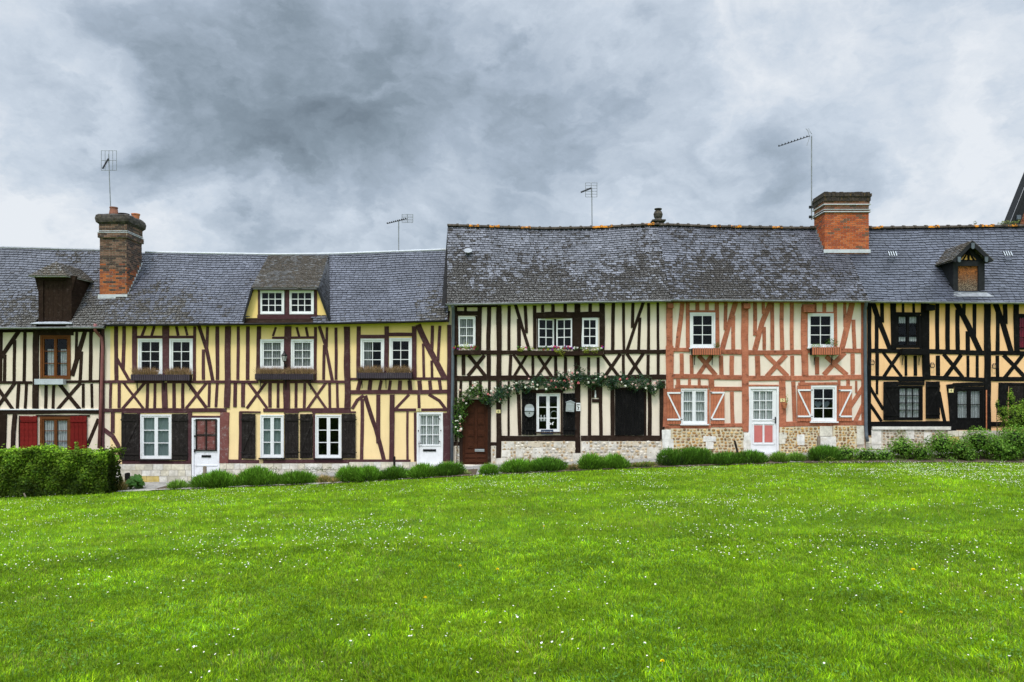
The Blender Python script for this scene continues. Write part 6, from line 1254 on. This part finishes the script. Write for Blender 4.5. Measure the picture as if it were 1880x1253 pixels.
# ================================================================== grass, daisies, dandelions
def field(n, dmin, dmax, power=1.0):
    u = rng.random(n); d = dmin * (dmax / dmin) ** u if power == 1 else np.sqrt(dmin ** 2 + u * (dmax ** 2 - dmin ** 2)); x = rng.uniform(-1, 1, n) * (.70 * d + 3.2); y = -CD + d; return x, y, d
def vn(x, y, s_, seed=0):                    # cheap value noise
    r_ = np.random.default_rng(seed).random((64, 64)); X = x * s_ + 500; Y = y * s_ + 500; xi = np.floor(X).astype(int); yi = np.floor(Y).astype(int); fx = X - xi; fy = Y - yi; fx = fx * fx * (3 - 2 * fx); fy = fy * fy * (3 - 2 * fy); g = lambda a, b: r_[a % 64, b % 64]
    return (g(xi, yi) * (1 - fx) + g(xi + 1, yi) * fx) * (1 - fy) + (g(xi, yi + 1) * (1 - fx) + g(xi + 1, yi + 1) * fx) * fy
N = 700000; x, y, d = field(N, 4.0, CD + EDGE + .05); z = ground(x, y)
tuft = vn(x, y, 3.1, 1) * .5 + vn(x, y, 9, 2) * .5; big = vn(x, y, .5, 3) * .6 + vn(x, y, 1.4, 4) * .4
h = (.028 + .042 * tuft ** 1.3 + .022 * rng.random(N)) * np.where(rng.random(N) < .012, 1.9, 1); az = vn(x, y, 4, 5) * 9 + rng.normal(0, 1.0, N); lean = np.abs(rng.normal(.45, .45, N)); dirn = np.stack([np.cos(az) * lean, np.sin(az) * lean, np.ones(N)], 1); dirn = unit(dirn)
w = np.maximum(.0050, d * .00065) * rng.uniform(.7, 1.4, N); sa = rng.uniform(0, np.pi, N); sd = np.stack([np.cos(sa), np.sin(sa) * .6, np.zeros(N)], 1) * (w / 2)[:, None]
p_ = np.stack([x, y, z - .004], 1); mid = p_ + dirn * (h * .55)[:, None]; tip = p_ + dirn * h[:, None] + np.stack([np.cos(az), np.sin(az), np.zeros(N)], 1) * (h * .35 * lean)[:, None] - np.array([0, 0, 1]) * (h * .15 * lean)[:, None]
near = d < 11; base_c = np.array([(.17, .345, .004), (.235, .42, .005), (.33, .49, .010), (.11, .25, .004)])[rng.integers(0, 4, N)]
dry = rng.random(N) < (.02 + .16 * np.clip((vn(x, y, 1.9, 8) - .66) * 5, 0, 1) + .10 * np.clip((vn(x, y, .7, 18) - .7) * 5, 0, 1)); base_c = np.where(dry[:, None], np.array([.26, .24, .07]), base_c); cool = rng.random(N) < .08; base_c = np.where(cool[:, None], np.array([.10, .20, .06]), base_c)
fine = vn(x, y, 22, 31); mult = 1.12 * (.74 + .40 * big) * (.50 + .85 * tuft) * (.62 + .76 * fine) * (.68 + .64 * vn(x, y, 1.15, 41)) * (.86 + .28 * vn(x, y, .28, 42)) * rng.uniform(.5, 1.5, N); yel = np.clip((vn(x, y, .9, 6) - .45) * 1.6, 0, 1)[:, None]; base_c = base_c * (1 - yel * .4) + base_c * np.array([1.35, 1.12, 1.0]) * yel * .4; Kc = base_c * mult[:, None]
a_ = np.where(near)[0]; b_ = np.where(~near)[0]
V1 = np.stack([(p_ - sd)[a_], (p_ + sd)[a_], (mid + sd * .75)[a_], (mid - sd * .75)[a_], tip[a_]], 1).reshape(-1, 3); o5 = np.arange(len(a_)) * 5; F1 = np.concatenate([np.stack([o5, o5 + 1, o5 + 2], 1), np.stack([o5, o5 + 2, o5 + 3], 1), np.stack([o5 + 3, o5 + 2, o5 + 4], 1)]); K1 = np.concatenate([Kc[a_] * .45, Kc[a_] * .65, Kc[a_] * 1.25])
V2 = np.stack([(p_ - sd)[b_], (p_ + sd)[b_], tip[b_]], 1).reshape(-1, 3); F2 = np.arange(len(b_) * 3).reshape(-1, 3) + len(V1); K2 = Kc[b_]
build_np('grass', np.concatenate([V1, V2]), np.concatenate([F1, F2]), np.concatenate([K1, K2]), M['leaf'])['kind'] = 'stuff'
# clover and plantain leaves close by
n = 70000; x, y, d = field(n, 4.0, 14); keep = vn(x, y, 1.6, 12) + rng.random(n) * .4 > .74; x, y, d = x[keep], y[keep], d[keep]; n = len(x); V, Fq, K = leaf_mesh(np.stack([x, y, ground(x, y) + rng.uniform(.015, .045, n)], 1), unit(np.stack([rng.normal(0, .4, n), rng.normal(0, .4, n), np.ones(n)], 1)), rng.uniform(.012, .028, n), pick([(.10, .22, .03), (.13, .27, .05), (.07, .16, .02)], n), .8); build_np('clover', V, Fq, K, M['leaf'])['kind'] = 'stuff'
# daisies
n = 75000; x, y, d = field(n, 4.0, CD + EDGE, 2); cl = vn(x, y, 1.5, 21) * .55 + vn(x, y, .45, 22) * .45; pr = np.clip((cl - .42) * 2.6, 0.03, 1) * (.50 + .5 * np.clip((d - 6) / 12, 0, 1)) * (.70 + .6 * np.clip((x + 1) / 11, -.5, 1)); keep = rng.random(n) < pr * .95 * np.clip(.55 + (d - 5) / 14, .55, 1); x, y, d = x[keep], y[keep], d[keep]; n = len(x); c = np.stack([x, y, ground(x, y) + rng.uniform(.045, .075, n)], 1)
nr = unit(np.stack([rng.normal(0, .3, n), rng.normal(-.12, .3, n), np.ones(n)], 1)); u = unit(np.cross(nr, rng.normal(size=(n, 3)))); v_ = np.cross(nr, u); r_ = rng.uniform(.0045, .0098, n)
def discs(c, u, v_, r_, k, col, lift=0.0, nrm=None):
    m_ = len(c); ang = np.arange(k) * 2 * np.pi / k; V = c[:, None] + u[:, None] * (np.cos(ang)[None, :, None] * r_[:, None, None]) + v_[:, None] * (np.sin(ang)[None, :, None] * r_[:, None, None])
    if nrm is not None: V = V + nrm[:, None] * lift
    return V.reshape(-1, 3), np.arange(m_ * k).reshape(m_, k), np.tile(np.array(col), (m_, 1)) * rng.uniform(.85, 1.05, (m_, 1))
V, Fq, K = cat_np([discs(c, u, v_, r_, 8, (.82, .80, .80)), discs(c, u, v_, r_ * .36, 8, (.75, .52, .05), .002, nr)]); build_np('daisies', V, Fq, K, M['petal'])['kind'] = 'stuff'
for i, (px, py, w_, lab) in enumerate(((1676, 1047, .030, 'large yellow dandelion flower standing alone on the right of the lawn'), (1215, 1215, .022, 'yellow dandelion at the bottom edge of the lawn right of centre'), (844, 1040, .026, 'yellow dandelion flower left of centre beside another'), (913, 1046, .024, 'flat yellow dandelion flower just left of the photo centre'), (780, 1098, .022, 'small yellow dandelion among a patch of daisies left of centre'), (998, 967, .022, 'small yellow dandelion farther up the middle of the lawn'), (168, 1141, .018, 'small yellow dandelion at the lower left of the lawn'), (1653, 1125, .018, 'half-hidden yellow dandelion at the lower right of the lawn'))):
    dd = 8.0
    for _ in range(30): X = (px - 940) * dd / F; g = float(ground(X, dd - CD)) + .045; dd = (CZ - g) * F / (py - 730)
    X = (px - 940) * dd / F; Yd = dd - CD; o = thing('dandelion', (X, Yd, g - .06), lab, 'flower', 'yellow dandelions in the lawn'); mb = MB(); mb.tube([(X, Yd, g - .05), (X + .004, Yd, g)], .002, 5); mb.build('stem', M['needle'], o)
    c = np.tile([[X + .004, Yd, g]], (70, 1)).astype(float); dv = unit(np.stack([rng.normal(size=70), rng.normal(size=70), np.abs(rng.normal(size=70)) * .8 + .15], 1)); s_ = unit(np.cross(dv, rng.normal(size=(70, 3)))) * .003
    build_np('flower_head', np.stack([c - s_, c + s_, c + dv * w_ * .75 + s_, c + dv * w_ * .75 - s_], 1).reshape(-1, 3), np.arange(280).reshape(70, 4), pick([(.95, .80, .02), (.90, .70, .01)], 70, .1), M['petal'], o, loc=(X, Yd, g))
# ridge weeds
leafy('ridge_weeds', [(1842, 409, .22, .05, 2.05), (1862, 409, .2, .05, 2.05), (1790, 411, .05, .08, 2.05)], 'small dry weeds growing on the ridge tiles at the far right', [(.25, .24, .10), (.12, .15, .05)], 'weeds', .05, 1500, core=False, twigs=False)

# ================================================================== sky, light, camera
w = bpy.data.worlds.new('World'); bpy.context.scene.world = w; w.use_nodes = True; t = NT('', w)
SUN_EL, SUN_AZ = 58, 200      # degrees; azimuth clockwise from north (+Y): behind the viewer, slightly to the left
sky = t.n('ShaderNodeTexSky', sky_type='NISHITA', sun_disc=False, sun_elevation=R(SUN_EL), sun_rotation=R(SUN_AZ), air_density=1.2, dust_density=3.0)
dv = t.n('ShaderNodeTexCoord').outputs['Generated']; nd = t.n('ShaderNodeVectorMath', operation='NORMALIZE', i_0=dv).outputs[0]
wn_ = t.n('ShaderNodeTexNoise', i_Vector=t.map(nd, (1, 1, 1.6)), i_Scale=3.2, i_Detail=8.0, i_Roughness=.60).outputs['Color']
wv = t.n('ShaderNodeVectorMath', operation='MULTIPLY_ADD', i_0=wn_, i_1=(.42, .0, .36), i_2=nd).outputs[0]; wv = t.n('ShaderNodeVectorMath', operation='SUBTRACT', i_0=wv, i_1=(.21, 0, .18)).outputs[0]
def blobf(px, py, rad, amp):
    v = Vector(((px - 940) / F, 1, (730 - py) / F)).normalized(); dd = t.n('ShaderNodeVectorMath', operation='DISTANCE', i_0=wv, i_1=tuple(v)).outputs['Value']; return t.mr(dd, 0, rad, amp, 0)
val = t.m('ADD', .665, 0.0)
for b_ in ((520, 215, .27, -.34), (330, 300, .22, -.26), (860, 90, .18, -.10), (760, 320, .24, -.20), (60, 250, .20, -.14), (430, 360, .13, -.10),
           (60, 410, .17, .52), (330, 445, .15, .42), (600, 445, .10, .22), (180, 165, .07, .26), (230, 30, .22, .12), (1010, 60, .14, .14), (1330, 110, .2, .20), (1500, 60, .25, .10), (1120, 190, .14, -.12), (1400, 290, .16, -.16), (1000, 300, .16, -.12), (1760, 340, .24, .22), (1830, 100, .2, .12), (1600, 200, .14, -.10)): val = t.m('ADD', val, blobf(*b_))
fb = t.noise(t.map(nd, (1, 1, 1.5), (.4, 0, .2)), 4.2, 12, .60, .25); val = t.m('ADD', val, t.m('MULTIPLY', t.m('SUBTRACT', fb, .5), 1.0))
bn = t.noise(t.map(wv, (1, 1, 1.4), (3, 1, 2)), 7.5, 9, .5); bil = t.m('ABSOLUTE', t.m('MULTIPLY', t.m('SUBTRACT', bn, .5), 2.0)); val = t.m('ADD', val, t.m('MULTIPLY', t.m('SUBTRACT', bil, .16), -.5))
fb2 = t.noise(t.map(wv, (1, 1, 1.6), (3, 1, 2)), 22, 8, .6); val = t.m('ADD', val, t.m('MULTIPLY', t.m('SUBTRACT', fb2, .5), .24))
cr = t.n('ShaderNodeValToRGB', i_Fac=val); e_ = cr.color_ramp.elements; e_[0].position = .0; e_[0].color = (.17, .215, .26, 1); e_[1].position = 1.0; e_[1].color = (.88, .92, .97, 1)
for p_, c_ in ((.25, (.27, .335, .40, 1)), (.5, (.43, .51, .61, 1)), (.75, (.64, .72, .82, 1))): el = e_.new(p_); el.color = c_
s_ = t.sep(nd); lift = t.m('ADD', t.mr(s_[2], .48, .9, 0, 3.4), t.mr(t.m('MULTIPLY', s_[1], -1.0), -.1, .6, 0, .7)); cl_ = t.scale(cr.outputs[0], t.m('ADD', 1.0, lift))
fin = t.mix(.88, t.scale(sky.outputs[0], .09), cl_); t.link(t.n('ShaderNodeBackground', i_Color=fin, i_Strength=1.0).outputs[0], t.n('ShaderNodeOutputWorld').inputs[0])
ld = bpy.data.lights.new('sun', 'SUN'); ld.energy = 2.2; ld.angle = R(12); ld.color = (1, .93, .89); lo = bpy.data.objects.new('sun', ld); C.objects.link(lo)
az = R(SUN_AZ); el = R(SUN_EL); lo.rotation_euler = Vector((math.sin(az) * math.cos(el), math.cos(az) * math.cos(el), math.sin(el))).to_track_quat('Z', 'Y').to_euler()
cd = bpy.data.cameras.new('camera'); cd.sensor_width = 36; cd.lens = 36 * F / 1880; cd.shift_y = (730 - 626.5) / 1880; cd.clip_start = .1; cd.clip_end = 1000; co = bpy.data.objects.new('camera', cd); C.objects.link(co); co.location = (0, -CD, CZ); co.rotation_euler = (R(90), 0, 0)
sc = bpy.context.scene; sc.camera = co; sc.view_settings.view_transform = 'Standard'; sc.view_settings.look = 'None'; sc.view_settings.exposure = 0; sc.view_settings.gamma = 1
sc.render.engine = 'CYCLES'; sc.cycles.max_bounces = 6; sc.cycles.transparent_max_bounces = 6; sc.cycles.caustics_reflective = False; sc.cycles.caustics_refractive = False
